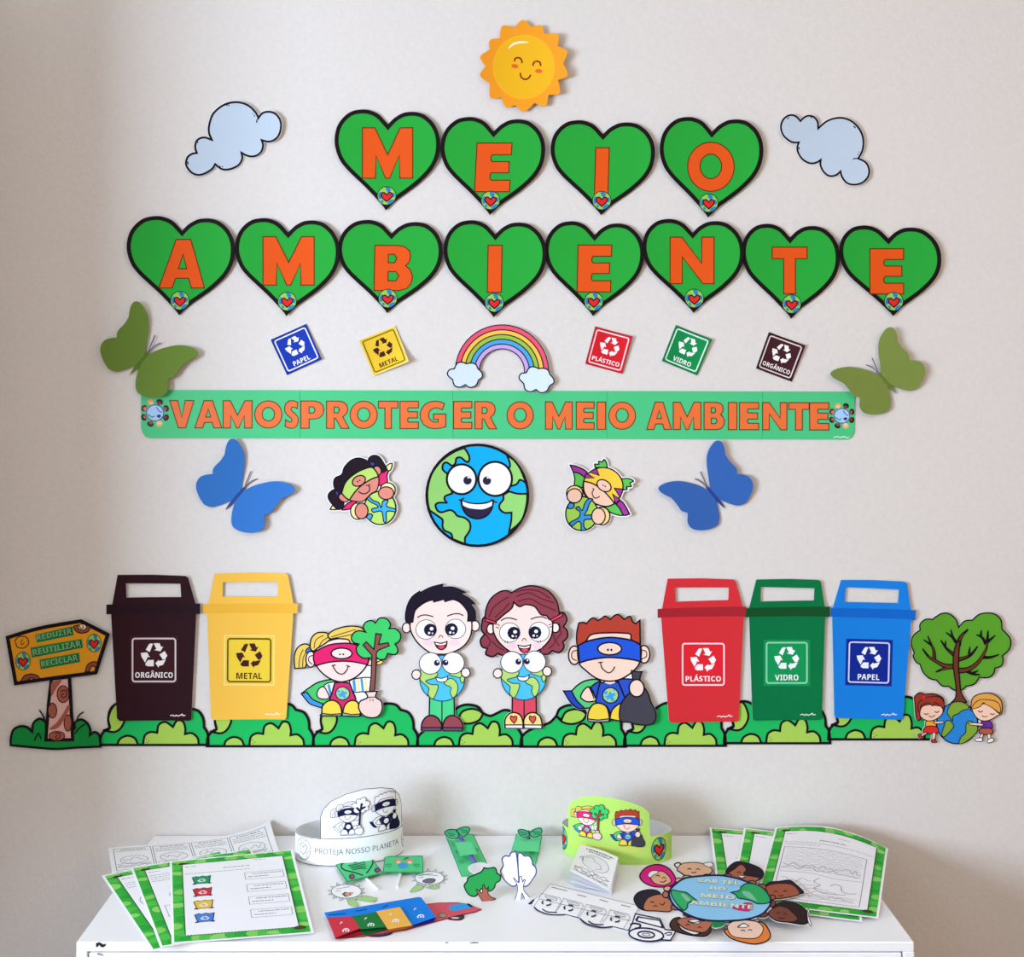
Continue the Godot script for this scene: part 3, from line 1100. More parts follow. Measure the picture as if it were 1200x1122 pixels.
func hugging_girl() -> void:
	on_wall("hero_baby_cutout", "paper cutout of dark-haired masked child in lime mask hugging a small Earth", "child cutout", "masked children hugging small globes", Vector2(445, 616), 0.002, curl(428, 578, 38, 38, 0.004, 0.002), 5.0)
	xf = crop(380, 525, 11.22)
	var g := "b7da6b"
	var sk := "dc8a77"
	part("cape_wing")
	shape([690, 330, 770, 295, 862, 285, 862, 285, 832, 360, 828, 455, 715, 485], "e2306e", 14)
	part("cape_wing")
	shape([240, 800, 320, 720, 420, 680, 405, 750, 340, 800, 240, 812], "e2306e", 14)
	part("cape_tip")
	shape([815, 240, 815, 240, 855, 210, 898, 198, 885, 275, 845, 298], "f3e392", 14)
	part("cape_tip")
	shape([85, 802, 85, 802, 105, 765, 130, 748, 172, 792, 165, 806], "f3e392", 14)
	part("hair")
	shape([585, 170, 600, 120, 660, 93, 730, 115, 785, 190, 822, 280, 770, 320, 700, 260, 640, 235], "241b22", 12)
	shape([130, 545, 75, 585, 58, 640, 85, 700, 130, 755, 180, 805, 235, 790, 265, 720, 210, 640, 180, 560], "241b22", 12)
	shape([160, 560, 130, 470, 150, 390, 235, 345, 270, 250, 350, 165, 440, 130, 530, 145, 590, 185, 660, 260, 440, 340, 330, 420, 280, 520, 220, 600], "241b22", 12)
	part("hair_tie")
	fill([610, 195, 655, 195, 665, 215, 635, 230], "3b3f9c")
	part("hair_tie")
	fill([160, 570, 185, 575, 190, 600, 170, 615], "3b3f9c")
	part("ear")
	disc(702, 295, 52, 62, sk, 12, -20)
	part("ear")
	disc(262, 652, 72, 52, sk, 12, 25)
	part("face")
	shape([290, 440, 360, 360, 440, 310, 620, 270, 695, 330, 722, 400, 718, 480, 690, 560, 620, 600, 520, 695, 430, 700, 340, 682, 250, 610, 245, 540], sk, 12)
	part("mask")
	shape([235, 590, 235, 590, 275, 470, 350, 380, 470, 300, 600, 252, 648, 260, 648, 260, 690, 310, 718, 372, 718, 372, 600, 420, 470, 510, 390, 600, 335, 682, 335, 682, 280, 645], g, 15)
	part("nose")
	disc(460, 430, 92, 66, sk, 14, -28)
	disc(443, 440, 10, 10, INK)
	disc(472, 424, 10, 10, INK)
	part("mouth")
	line([455, 568, 485, 592, 540, 600, 588, 570, 602, 525, 580, 485], 11)
	line([552, 490, 580, 488, 612, 478], 9)
	part("globe")
	disc(740, 785, 208, 218, g, 14)
	shape([590, 640, 650, 690, 720, 715, 755, 780, 780, 690, 845, 690, 825, 760, 940, 798, 938, 832, 830, 832, 822, 960, 790, 965, 770, 850, 740, 825, 650, 842, 632, 800, 715, 775, 690, 745, 610, 705, 570, 660], "42aae2", 12)
	shape([560, 905, 600, 862, 640, 880, 610, 945, 585, 930], "42aae2", 12)
	for h in [[840, 552, 102, 100, 820, 590, 103, 84], [442, 828, 92, 108, 495, 825, 86, 104]]:
		part("sleeve")
		disc(h[0], h[1], h[2], h[3], "f2e3a0", 13)
		part("hand")
		disc(h[4], h[5], h[6], h[7], sk, 13)
	done("f3f2f2", 1.2)

func hugging_boy() -> void:
	on_wall("hero_baby_cutout", "paper cutout of child in yellow striped hood with green feathers hugging a small Earth", "child cutout", "masked children hugging small globes", Vector2(690, 622), 0.002, curl(700, 580, 40, 40, 0.007, 0.002), 5.0)
	xf = crop(650, 530, 10.909)
	var sk := "f3c7ac"
	var pu := "9c3a94"
	part("cape_wing")
	shape([240, 245, 380, 300, 370, 440, 255, 430, 252, 330], "5cbf52", 14)
	shape([192, 162, 192, 162, 250, 170, 340, 205, 410, 255, 380, 312, 310, 268, 232, 250, 232, 250], pu, 14)
	part("cape_wing")
	shape([630, 700, 790, 655, 875, 795, 740, 780], "5cbf52", 14)
	shape([780, 660, 780, 660, 835, 615, 890, 670, 950, 785, 950, 785, 875, 800, 830, 720], pu, 14)
	part("feather")
	shape([515, 195, 515, 195, 508, 152, 562, 150, 556, 115, 605, 120, 625, 90, 655, 125, 668, 195, 668, 195], "5cbf52", 14)
	part("feather")
	shape([848, 335, 848, 335, 940, 332, 998, 362, 955, 390, 972, 430, 910, 440, 922, 470, 872, 478, 872, 478], "5cbf52", 14)
	part("hood")
	disc(612, 435, 256, 242, "eec840", 14)
	for s in [[440, 252, 530, 205, 562, 292], [372, 325, 402, 268, 500, 326], [760, 458, 868, 468, 832, 575], [735, 532, 828, 600, 775, 655]]:
		shape(s, pu, 11, false)
	part("face")
	shape([365, 368, 365, 368, 480, 398, 600, 475, 700, 575, 760, 655, 760, 655, 690, 685, 620, 688, 520, 655, 430, 590, 370, 490], sk, 14)
	part("nose")
	disc(627, 425, 98, 68, sk, 13, 32)
	disc(615, 420, 10, 10, INK)
	disc(642, 434, 10, 10, INK)
	part("mouth")
	line([480, 458, 498, 470, 475, 515, 492, 570, 530, 585, 572, 560], 10)
	part("globe")
	disc(340, 780, 208, 216, "9fcb56", 14)
	shape([430, 592, 482, 600, 440, 650, 410, 740, 375, 800, 462, 800, 462, 850, 375, 862, 368, 950, 400, 985, 335, 992, 330, 905, 290, 880, 215, 935, 185, 895, 300, 830, 318, 760, 262, 715, 300, 690, 345, 740, 380, 650], "3a92d4", 12)
	shape([180, 645, 238, 655, 232, 705, 160, 708], "3a92d4", 12)
	for h in [[248, 520, 108, 100, 245, 552, 98, 92], [600, 812, 102, 115, 555, 815, 88, 105]]:
		part("sleeve")
		disc(h[0], h[1], h[2], h[3], "f3d183", 13)
		part("hand")
		disc(h[4], h[5], h[6], h[7], sk, 13)
	done("f3f2f2", 1.2)

# ------------------------------------------------------------------ the row of bins, children and bushes
func bush(lab: String, x0: float, x1: float, y: float, variant: int) -> void:
	on_wall("bush_cutout", lab, "bush cutout", "row of green bush cutouts", Vector2((x0 + x1) * 0.5, y), 0.001)
	# drawn in a box 655 wide; the ground line is at 1085
	var k := (x1 - x0) / 655.0
	xf = Transform2D(Vector2(k, 0), Vector2(0, 0.196), Vector2(x0 - 45 * k, y - 1085 * 0.196))
	var dark := "1db45a"
	var light := "a5cb55"
	part("bush")
	if variant == 0:
		shape([45, 1085, 45, 1085, 50, 1035, 75, 1000, 105, 985, 105, 985, 95, 930, 110, 870, 150, 838, 200, 842, 240, 870, 240, 870, 300, 835, 380, 825, 440, 850, 440, 850, 500, 832, 560, 838, 590, 868, 590, 868, 640, 885, 668, 930, 672, 980, 672, 980, 695, 1020, 700, 1085, 700, 1085], dark, 13)
		part("leaf_patch")
		shape([70, 998, 70, 998, 105, 985, 95, 930, 115, 870, 150, 838, 180, 870, 195, 930, 170, 985, 130, 1008], light, 11)
	else:
		shape([45, 1085, 45, 1085, 50, 1035, 80, 1000, 130, 975, 180, 960, 230, 940, 270, 900, 270, 900, 290, 860, 350, 838, 420, 850, 455, 890, 455, 890, 500, 905, 540, 890, 540, 890, 590, 870, 640, 885, 668, 930, 672, 980, 672, 980, 695, 1020, 700, 1085, 700, 1085], dark, 13)
		part("leaf_patch")
		shape([270, 905, 270, 905, 300, 925, 300, 925, 325, 880, 380, 862, 430, 872, 455, 892, 455, 892, 430, 930, 370, 950, 310, 940], light, 11)
	part("leaf_patch")
	shape([150, 1085, 150, 1085, 165, 1050, 210, 1030, 255, 1045, 275, 1085, 275, 1085], light, 11)
	part("leaf_patch")
	shape([305, 1085, 305, 1085, 315, 1030, 350, 1008, 390, 1012, 390, 1012, 400, 965, 440, 948, 485, 978, 485, 978, 510, 940, 545, 945, 560, 985, 558, 1020, 558, 1020, 600, 1015, 635, 1045, 640, 1085, 640, 1085], light, 11)
	for d in [[325, 1050], [340, 1062], [328, 1070]]:
		disc(d[0], d[1], 3, 3, INK)
	done(INK, 0.0)

func bin_card(lab: String, lid: Array, rim: Array, body: Array, hole: Array, col: String, rim_col: String, st: Array, z0: float) -> void:
	var at := Vector2((body[4] + body[6]) * 0.5, (body[5] + body[7]) * 0.5)
	on_wall("bin_cutout", lab, "bin cutout", "paper recycling bins on the wall", at, z0, curl(at.x, 760, 55, 90, 0.003, 0.0), 9.0)
	var mid: float = (hole[0] + hole[2]) * 0.5
	var hole_top: float = (hole[1] + hole[3]) * 0.5
	var hole_low: float = (hole[5] + hole[7]) * 0.5
	var lid_top: float = (lid[1] + lid[3]) * 0.5 - 1.0
	var lid_low: float = (lid[5] + lid[7]) * 0.5 + 2.5
	part("lid")
	fill([lid[0], lid[1], mid, lid_top, mid, hole_top, hole[0], hole[1], hole[6], hole[7], mid, hole_low, mid, lid_low, lid[6], lid[7] + 2.5], col, false)
	fill([mid, lid_top, lid[2] - 3, lid[3] - 0.6, lid[2], lid[3] + 1.5, lid[4], lid[5] + 2.5, mid, lid_low, mid, hole_low, hole[4], hole[5], hole[2], hole[3], mid, hole_top], col, false)
	part("rim")
	fill(rim, rim_col, false)
	part("bin_body")
	fill([body[0], body[1], body[2], body[3], body[4], body[5] - 2, body[4] - 2, body[5], body[6] + 3, body[7], body[6], body[7] - 3], col, false)
	var parts := silh.duplicate()
	part("recycling_label")
	sticker(st[0], st[1], st[2], st[3], st[4], st[5], st[6], st[7], st[8])
	part("maker_mark")
	var mx: float = body[4] - 22.0
	var my: float = body[5] - 6.5
	line([mx - 3, my + 0.8, mx, my, mx + 2, my + 1.4, mx + 4, my, mx + 6, my + 1.2, mx + 9, my + 0.2, mx + 11, my - 1.2, mx + 12, my + 0.6, mx + 15, my + 0.2], 0.9, "e9e2dc", false)
	silh = parts
	flush()
	part("paper")
	for p in silh: extrude(p, 0.0, th, Color("efece8").srgb_to_linear())
	flush()

func chest_globe(cx: float, cy: float, rx: float, ry: float) -> void:
	push(cx, cy, rx, ry)
	disc(0, 0, 1, 1, "a8d08a", .12)
	fill([-.1, -.5, .2, -.2, .5, -.3, .6, 0, .3, .2, .5, .6, .2, .8, -.1, .4, -.4, .7, -.5, .3, -.8, .1, -.3, 0], "3a9fe0")
	fill([.3, -.85, .6, -.6, .45, -.5], "3a9fe0")
	fill([-.8, -.4, -.5, -.6, -.4, -.2, -.7, -.1], "3a9fe0")
	pop()

func draw_hero_girl(b: Transform2D) -> void:
	xf = b * crop(335, 710, 8)
	var sk := "f3d9d0"
	part("cape")
	shape([152, 812, 152, 812, 230, 755, 310, 708, 440, 683, 470, 720, 460, 880, 345, 948, 345, 948, 240, 912, 190, 860], "4fc26a", 11)
	shape([152, 812, 152, 812, 205, 798, 205, 798, 260, 868, 352, 908, 352, 908, 345, 948, 345, 948, 240, 912, 190, 860], "4393d8", 9)
	part("sleeve")
	shape([365, 742, 450, 705, 480, 720, 470, 845, 410, 852], "f7f4ee", 9)
	fill([392, 735, 415, 722, 440, 830, 420, 845], "4393d8", false)
	fill([362, 748, 378, 740, 405, 845, 398, 850], "f1dc8c", false)
	part("sleeve")
	shape([600, 702, 700, 668, 800, 664, 835, 690, 800, 792, 720, 796, 640, 796], "f7f4ee", 9)
	fill([628, 692, 655, 684, 665, 790, 640, 792], "4393d8", false)
	fill([668, 682, 690, 676, 700, 790, 682, 790], "f1dc8c", false)
	fill([702, 674, 724, 671, 738, 790, 716, 790], "4393d8", false)
	fill([742, 670, 758, 669, 772, 788, 754, 790], "f1dc8c", false)
	part("hand")
	shape([298, 812, 320, 765, 360, 750, 395, 800, 412, 852, 370, 866, 312, 852], sk, 9)
	part("suit")
	shape([462, 715, 462, 715, 530, 708, 602, 715, 602, 715, 630, 790, 655, 885, 540, 985, 540, 985, 490, 930, 420, 880, 440, 800], "cc2f6a", 11)
	part("chest_globe")
	chest_globe(538, 812, 66, 62)
	for s in [0, 1]:
		part("shoe")
		if s == 0: shape([343, 1000, 350, 930, 400, 883, 462, 880, 512, 922, 532, 1000, 530, 1020, 340, 1020], "efd24c", 11)
		else: shape([538, 995, 560, 920, 610, 880, 665, 885, 695, 930, 705, 1000, 692, 1024, 535, 1020], "efd24c", 11)
		if s == 0: shape([340, 998, 430, 1008, 530, 1000, 530, 1022, 340, 1020], "a9a5b0", 8, false)
		else: shape([535, 992, 620, 1008, 705, 1002, 692, 1025, 535, 1022], "a9a5b0", 8, false)
	part("ponytail")
	shape([92, 577, 92, 577, 88, 460, 120, 380, 185, 348, 245, 380, 225, 450, 205, 520, 190, 572, 190, 572], "e9c65e", 11)
	line([130, 565, 140, 470, 170, 400], 6)
	line([165, 565, 170, 480, 200, 420], 6)
	part("hair_tie")
	shape([195, 425, 200, 400, 235, 380, 270, 415, 235, 432], "3579c8", 8)
	part("ear")
	disc(240, 492, 45, 75, sk, 10)
	line([262, 455, 225, 470, 222, 510, 255, 540], 7)
	part("ear")
	shape([770, 490, 830, 515, 820, 545, 770, 548], sk, 9)
	part("ponytail")
	shape([845, 530, 900, 500, 918, 520, 880, 545], "e9c65e", 8)
	part("face")
	shape([268, 450, 300, 390, 400, 325, 520, 300, 640, 325, 755, 410, 778, 500, 742, 580, 660, 660, 560, 700, 490, 700, 400, 662, 320, 592, 282, 520], sk, 11)
	part("hair")
	shape([235, 385, 245, 300, 290, 250, 350, 240, 405, 255, 425, 300, 360, 355, 300, 390, 265, 415], "e9c65e", 11)
	shape([400, 265, 460, 218, 560, 188, 660, 184, 730, 210, 760, 300, 700, 335, 620, 350, 590, 310, 500, 300, 425, 302], "e9c65e", 11)
	line([270, 390, 290, 310, 360, 270], 6)
	line([320, 370, 350, 320, 400, 290], 6)
	line([430, 285, 540, 250, 660, 215], 6)
	line([440, 298, 560, 275, 640, 255], 6)
	part("mask")
	shape([272, 425, 272, 425, 400, 362, 520, 344, 640, 350, 765, 405, 765, 405, 782, 480, 770, 542, 770, 542, 650, 518, 530, 510, 400, 522, 285, 552, 285, 552, 266, 490], "e0226a", 11)
	part("nose")
	disc(528, 438, 98, 50, sk, 11)
	disc(514, 446, 9, 9, INK)
	disc(544, 446, 9, 9, INK)
	part("mouth")
	line([445, 552, 465, 590, 495, 622, 540, 630, 575, 595, 590, 555], 8)
	part("dimple")
	line([435, 552, 472, 545], 8)
	part("dimple")
	line([572, 550, 606, 562], 8)

func draw_sapling(b: Transform2D) -> void:
	xf = b * crop(335, 710, 8)
	part("sapling_crown")
	shape([620, 295, 640, 248, 690, 225, 755, 238, 755, 238, 730, 195, 755, 145, 810, 128, 845, 152, 845, 152, 885, 105, 950, 110, 988, 160, 975, 202, 975, 202, 1030, 200, 1082, 250, 1075, 310, 1030, 345, 1030, 345, 1058, 395, 1035, 442, 960, 435, 960, 435, 940, 482, 890, 492, 850, 470, 850, 470, 790, 478, 730, 480, 680, 442, 665, 390, 690, 350, 690, 350, 640, 335], "3fc464", 11)
	part("sapling_trunk")
	shape([790, 788, 805, 650, 812, 450, 728, 358, 760, 328, 832, 398, 850, 250, 902, 256, 876, 350, 965, 333, 976, 362, 880, 402, 855, 425, 850, 600, 836, 788], "8a5248", 9, false)
	part("root_bag")
	shape([748, 795, 748, 795, 865, 788, 865, 788, 848, 842, 900, 880, 908, 960, 870, 1022, 800, 1036, 730, 1012, 690, 950, 702, 885, 772, 848], "e9cbc2", 11)
	line([765, 850, 810, 842, 855, 845], 7)
	line([795, 860, 798, 880], 6)
	line([820, 860, 825, 882], 6)

func draw_hero_boy(b: Transform2D) -> void:
	xf = b * crop(645, 710, 7.477)
	var sk := "f5d4c0"
	part("cape")
	shape([112, 736, 112, 736, 180, 735, 230, 690, 300, 650, 400, 638, 440, 680, 420, 860, 292, 890, 292, 890, 230, 885, 170, 830], "57c876", 11)
	shape([112, 736, 112, 736, 182, 735, 182, 735, 225, 815, 295, 888, 295, 888, 235, 888, 170, 830], "2746b4", 9)
	part("sleeve")
	shape([355, 702, 430, 655, 450, 700, 440, 800, 392, 800, 372, 745], "2b52c0", 10)
	part("hand")
	shape([263, 782, 290, 730, 340, 703, 388, 790, 396, 822, 320, 832, 272, 806], sk, 10)
	line([335, 705, 360, 755, 380, 808], 8)
	part("sleeve")
	shape([585, 650, 700, 634, 730, 660, 690, 760, 640, 782], "2b52c0", 10)
	part("suit")
	shape([430, 668, 430, 668, 520, 655, 592, 662, 592, 662, 632, 760, 655, 845, 530, 955, 530, 955, 485, 870, 398, 845, 410, 750], "2b52c0", 11)
	fill([470, 662, 520, 680, 565, 660, 520, 652], sk)
	part("chest_globe")
	chest_globe(523, 775, 70, 68)
	part("shoe")
	shape([322, 992, 330, 920, 370, 856, 430, 845, 490, 880, 514, 980, 500, 1004, 330, 1002], "efcf45", 11)
	shape([322, 980, 410, 992, 514, 980, 505, 1005, 400, 1010, 326, 1002], "a9a5b0", 8, false)
	part("shoe")
	shape([518, 975, 540, 900, 600, 850, 640, 870, 640, 990, 530, 985], "efcf45", 11)
	part("ear")
	disc(207, 425, 52, 82, sk, 11)
	line([232, 382, 190, 395, 186, 450, 228, 472], 7)
	part("ear")
	disc(815, 415, 50, 78, sk, 11)
	line([790, 376, 832, 390, 834, 435, 792, 458], 7)
	part("face")
	shape([240, 340, 320, 270, 510, 228, 700, 270, 782, 340, 778, 480, 720, 562, 620, 630, 510, 652, 400, 627, 300, 552, 248, 490], sk, 11)
	fill([310, 310, 330, 250, 510, 224, 700, 232, 712, 300, 510, 280], sk, false)
	part("hair")
	shape([232, 335, 226, 240, 245, 143, 245, 143, 280, 138, 312, 150, 312, 150, 345, 112, 375, 100, 412, 122, 412, 122, 448, 102, 475, 84, 522, 112, 522, 112, 552, 82, 592, 70, 642, 112, 642, 112, 692, 84, 715, 130, 742, 148, 742, 148, 778, 118, 778, 118, 782, 325, 782, 325, 705, 288, 695, 240, 600, 230, 510, 230, 400, 235, 340, 255, 312, 300, 312, 300, 270, 325], "b3422f", 11)
	part("mask")
	shape([238, 342, 238, 342, 330, 300, 510, 270, 690, 290, 782, 332, 782, 332, 786, 480, 786, 480, 700, 460, 510, 444, 340, 465, 250, 492, 250, 492], "2356cf", 12)
	part("nose")
	disc(515, 368, 104, 54, sk, 11)
	disc(500, 378, 10, 11, INK)
	disc(530, 378, 10, 11, INK)
	part("mouth")
	line([435, 490, 450, 540, 500, 578, 535, 565, 560, 525], 8)
	line([414, 490, 455, 486], 8)

func draw_rubbish_bag(b: Transform2D) -> void:
	xf = b * crop(645, 710, 7.477)
	part("rubbish_bag")
	shape([705, 558, 705, 558, 760, 566, 798, 565, 798, 565, 780, 640, 845, 745, 872, 825, 918, 930, 885, 1020, 760, 1028, 690, 1010, 608, 992, 608, 870, 660, 782, 722, 720, 715, 620], "44404b", 10)
	part("hand")
	disc(750, 710, 65, 76, "f5d4c0", 11)

func globe_friend(dx: float, dy: float) -> void:
	# the small Earth with big eyes held by the standing children
	push(dx, dy)
	part("globe")
	disc(328, 695, 148, 150, "4fc0ee", 6, 0, "2a4a6a")
	for l in [[190, 640, 290, 655, 285, 690, 220, 712, 255, 735, 300, 740, 290, 790, 265, 830, 235, 800, 240, 760, 215, 735, 182, 700], [345, 715, 390, 695, 428, 735, 425, 790, 400, 822, 380, 790, 385, 755, 345, 735], [375, 665, 450, 650, 455, 690, 400, 680], [446, 690, 472, 670, 472, 710, 455, 725]]:
		shape(l, "b5d872", 5, true, "2a4a3a")
	part("globe_smile")
	shape([285, 688, 285, 688, 325, 695, 365, 680, 365, 680, 355, 712, 322, 720, 295, 712], "f5f4f8", 5)
	for e in [[250, 597, 293, 594], [400, 594, 349, 592]]:
		var ey := part("globe_eye")
		disc(e[0], e[1], 73, 71, "f7f7fa", 5, 0, "4a4550")
		part("pupil", ey)
		disc(e[2], e[3], 20, 20, "20234a")
		disc(e[2] + 5, e[3] - 8, 6, 6, "f7f7fa")
	part("hand")
	disc(158, 669, 30, 32, "f6e0d6", 6)
	part("hand")
	disc(482, 656, 30, 32, "f6e0d6", 6)
	pop()

func kid_face(dx: float, dy: float) -> void:
	push(dx, dy)
	for e in [[222, 375, 250, 378], [415, 371, 388, 375]]:
		var ey := part("eye")
		disc(e[0], e[1], 67, 64, "fbfafa", 4, 0, "6a6068")
		part("iris", ey)
		disc(e[2], e[3], 43, 42, "1d1a30")
		disc(e[2] + 8, e[3] - 8, 13, 12, "fbfafa")
		disc(e[2] - 8, e[3] + 20, 8, 8, "fbfafa")
		disc(e[2] + 14, e[3] + 22, 6, 6, "cfcbe6")
	part("brow")
	line([165, 297, 190, 283, 225, 280, 270, 292], 6)
	part("brow")
	line([360, 288, 400, 274, 440, 272, 466, 284], 6)
	part("nose")
	line([304, 432, 312, 416, 325, 416, 332, 430], 5, "7a5a50")
	part("cheek")
	disc(235, 462, 34, 22, "f0cfd6")
	part("cheek")
	disc(405, 462, 34, 22, "f0cfd6")
	part("mouth")
	shape([277, 458, 277, 458, 320, 465, 360, 454, 360, 454, 352, 490, 322, 508, 292, 492], "7a2030", 6)
	fill([284, 462, 284, 462, 320, 470, 353, 460, 353, 460, 350, 472, 320, 478, 288, 473], "f8f5f5")
	fill([300, 490, 322, 480, 344, 488, 322, 504], "e04a5a")
	pop()

func bottom_row() -> void:
	var bl := ["green paper bush behind the brown bin cutout", "green paper bush behind the yellow bin cutout", "green paper bush under the masked child holding a tree", "green paper bush under the standing black-haired child",
		"green paper bush between the standing brown-haired child and the masked child in blue", "green paper bush behind the red bin cutout", "green paper bush behind the green bin cutout", "green paper bush behind the blue bin cutout"]
	var bx := [[118, 245, 872.5, 0], [243, 368, 874, 0], [367, 490, 874, 0], [489, 612, 874, 1], [610, 733, 874.5, 1], [731, 850, 873.5, 0], [848, 972, 870.5, 0], [970, 1094, 866, 0]]
	for i in 8: bush(bl[i], bx[i][0], bx[i][1], bx[i][2], bx[i][3])
	signpost()
	var z := 0.0035
	bin_card("tall dark brown paper bin with ORGÂNICO recycling label", [139.4, 673, 222, 675, 231.5, 707, 133, 707], [126.7, 707.5, 236.3, 706.3, 236, 718.6, 126.5, 719], [132, 718.8, 231.5, 718.5, 225.7, 843.5, 138.8, 843.7], [149, 683, 212.6, 683.6, 213.5, 699, 149.8, 699.6], "2e1219", "260e1b", [181.8, 772.7, 28.5, 0.0, "3a171d", "efeae8", "cfc4c2", "2e1219", "ORGÂNICO"], z)
	bin_card("tall yellow paper bin with METAL recycling label", [252.5, 671.5, 338.5, 672, 345.5, 707, 245, 707], [239.4, 707, 350, 706.2, 349.5, 718, 239.4, 718.4], [244, 718, 344.8, 717.8, 336.5, 842, 248.5, 842.5], [262.4, 682, 326.6, 681.4, 326.6, 698.6, 262, 698.4], "eebb4a", "e8b03d", [293, 773, 28.5, 0.4, "e8c63c", "43211c", "6a4a1c", "f3d894", "METAL"], z)
	bin_card("tall red paper bin with PLÁSTICO recycling label", [781.5, 677.5, 861, 679, 870.3, 711, 774.5, 712], [769.6, 712.6, 873.5, 710, 872.5, 722, 769.6, 723], [773.8, 722.5, 870.3, 721.5, 864.6, 844.5, 783, 846], [790.2, 688, 853, 688, 852.4, 702.6, 791, 704.4], "d12f36", "a3262b", [823.3, 777.7, 27.5, 0.0, "dd2630", "f7efee", "f2d5d3", "d12f36", "PLÁSTICO"], z)
	bin_card("tall dark green paper bin with VIDRO recycling label", [885, 678.5, 960.5, 679.5, 965.5, 710.5, 876, 711.5], [872.5, 711.8, 971, 710, 971, 722, 872.5, 722.5], [876.5, 722, 965.5, 721.5, 961.6, 842.5, 880.5, 843.5], [890.5, 687.4, 953, 688.8, 952.4, 703, 890.2, 704.2], "06713f", "0d4d22", [920.8, 776, 26.8, 0.0, "139452", "f1f5f2", "8fd3ac", "0c8045", "VIDRO"], z)
	bin_card("tall bright blue paper bin with PAPEL recycling label", [984, 679, 1061, 681.5, 1065.5, 712, 973.5, 711.5], [971.6, 711.5, 1070.8, 714, 1070.6, 726, 971.6, 722], [973.5, 722, 1065.8, 725, 1056.4, 842.5, 976, 840.5], [989.7, 687.6, 1051.6, 690.4, 1050.4, 706, 988.6, 704.8], "1a7ed8", "1166c4", [1016.8, 775.6, 26.5, 1.5, "142a8e", "eef1f7", "c9d2ee", "20349a", "PAPEL"], z)
	# masked child with a sapling
	var zc := 0.0045
	on_wall("hero_child_cutout", "paper cutout of blond masked child in pink mask holding a potted sapling", "child cutout", "children cutouts above the bushes", Vector2(408, 839), zc, curl(400, 780, 60, 60, 0.004, 0.0), 6.0)
	draw_hero_girl(Transform2D())
	draw_sapling(Transform2D())
	done("f0eeee", 0.2)
	on_wall("hero_child_cutout", "paper cutout of red-haired masked child in blue mask with a rubbish bag", "child cutout", "children cutouts above the bushes", Vector2(708, 845), zc, curl(705, 785, 60, 60, 0.004, 0.0), 6.0)
	draw_hero_boy(Transform2D())
	draw_rubbish_bag(Transform2D())
	done("f0eeee", 0.2)
	# standing children
	on_wall("standing_child_cutout", "paper cutout of black-haired child in green trousers holding a smiling Earth", "child cutout", "children cutouts above the bushes", Vector2(518, 856), zc, curl(517, 770, 45, 90, 0.003, 0.0), 6.0)
	xf = crop(460, 670, 5.609)
	part("trousers")
	shape([246, 800, 406, 800, 408, 960, 330, 1010, 242, 960], "4fce86", 8, false)
	line([326, 840, 326, 1000], 6)
	for s in [0, 1]:
		part("shoe")
		push(s * 140.0, 0)
		shape([190, 1030, 190, 1030, 196, 985, 222, 948, 262, 938, 300, 958, 324, 1000, 322, 1030, 322, 1030], "93464f", 8)
		shape([190, 1018, 322, 1018, 320, 1040, 192, 1040], "5f4f68", 6, false)
		pop()
	part("ear")
	disc(94, 363, 28, 34, "f4ded4", 7)
	part("ear")
	disc(543, 350, 30, 36, "f4ded4", 7)
	part("face")
	shape([118, 330, 140, 260, 220, 195, 320, 175, 430, 188, 500, 265, 522, 330, 512, 420, 460, 490, 380, 530, 320, 538, 250, 528, 170, 465, 124, 390], "f4ded4", 8)
	kid_face(0, 0)
	part("hair")
	shape([90, 322, 92, 240, 125, 165, 180, 122, 180, 122, 184, 132, 184, 132, 250, 98, 332, 77, 332, 77, 328, 98, 328, 98, 400, 97, 484, 130, 484, 130, 452, 140, 452, 140, 510, 172, 547, 210, 547, 210, 518, 208, 545, 255, 546, 318, 546, 318, 494, 320, 494, 320, 492, 255, 450, 198, 410, 178, 345, 194, 345, 194, 340, 178, 340, 178, 272, 196, 272, 196, 266, 178, 266, 178, 200, 200, 152, 250, 136, 326, 136, 326], "1f1828", 5)
	globe_friend(0, 0)
	done("f0eeee", 0.2)
	on_wall("standing_child_cutout", "paper cutout of brown wavy-haired child in red trousers holding a smiling Earth", "child cutout", "children cutouts above the bushes", Vector2(614, 853), zc, curl(613, 770, 50, 90, 0.004, 0.0), 6.0)
	xf = crop(555, 670, 5.608)
	part("hair")
	shape([80, 285, 55, 330, 52, 375, 72, 405, 72, 405, 45, 440, 55, 485, 90, 498, 90, 498, 80, 535, 125, 552, 158, 532, 158, 532, 200, 545, 225, 520, 300, 500, 420, 500, 445, 535, 490, 535, 515, 512, 515, 512, 560, 525, 592, 490, 585, 455, 585, 455, 615, 420, 610, 375, 588, 355, 588, 355, 612, 310, 592, 265, 555, 255, 400, 200, 240, 220], "8e3f4b", 9)
	for l in [[100, 340, 80, 400, 110, 450, 90, 490], [120, 450, 160, 490, 200, 510], [560, 330, 570, 400, 540, 440, 560, 480], [520, 400, 530, 460, 490, 500]]:
		line(l, 6, "5a2430")
	part("trousers")
	shape([254, 800, 410, 800, 412, 940, 335, 985, 252, 940], "d94a5e", 8, false)
	line([331, 830, 331, 980], 6)
	for s in [0, 1]:
		var sh := part("shoe")
		push(s * 124.0, 0)
		shape([206, 1020, 206, 1020, 206, 965, 232, 928, 275, 920, 312, 945, 326, 1000, 324, 1020, 324, 1020], "f1d989", 8)
		shape([206, 1000, 324, 1000, 322, 1024, 208, 1022], "ece6ee", 6, false)
		part("shoe_heart", sh)
		shape([262, 950, 262, 950, 246, 940, 240, 956, 252, 976, 266, 990, 266, 990, 280, 970, 284, 950, 272, 942], "dd5240", 5)
		pop()
	part("ear")
	disc(112, 370, 26, 34, "f6e2d8", 7)
	part("ear")
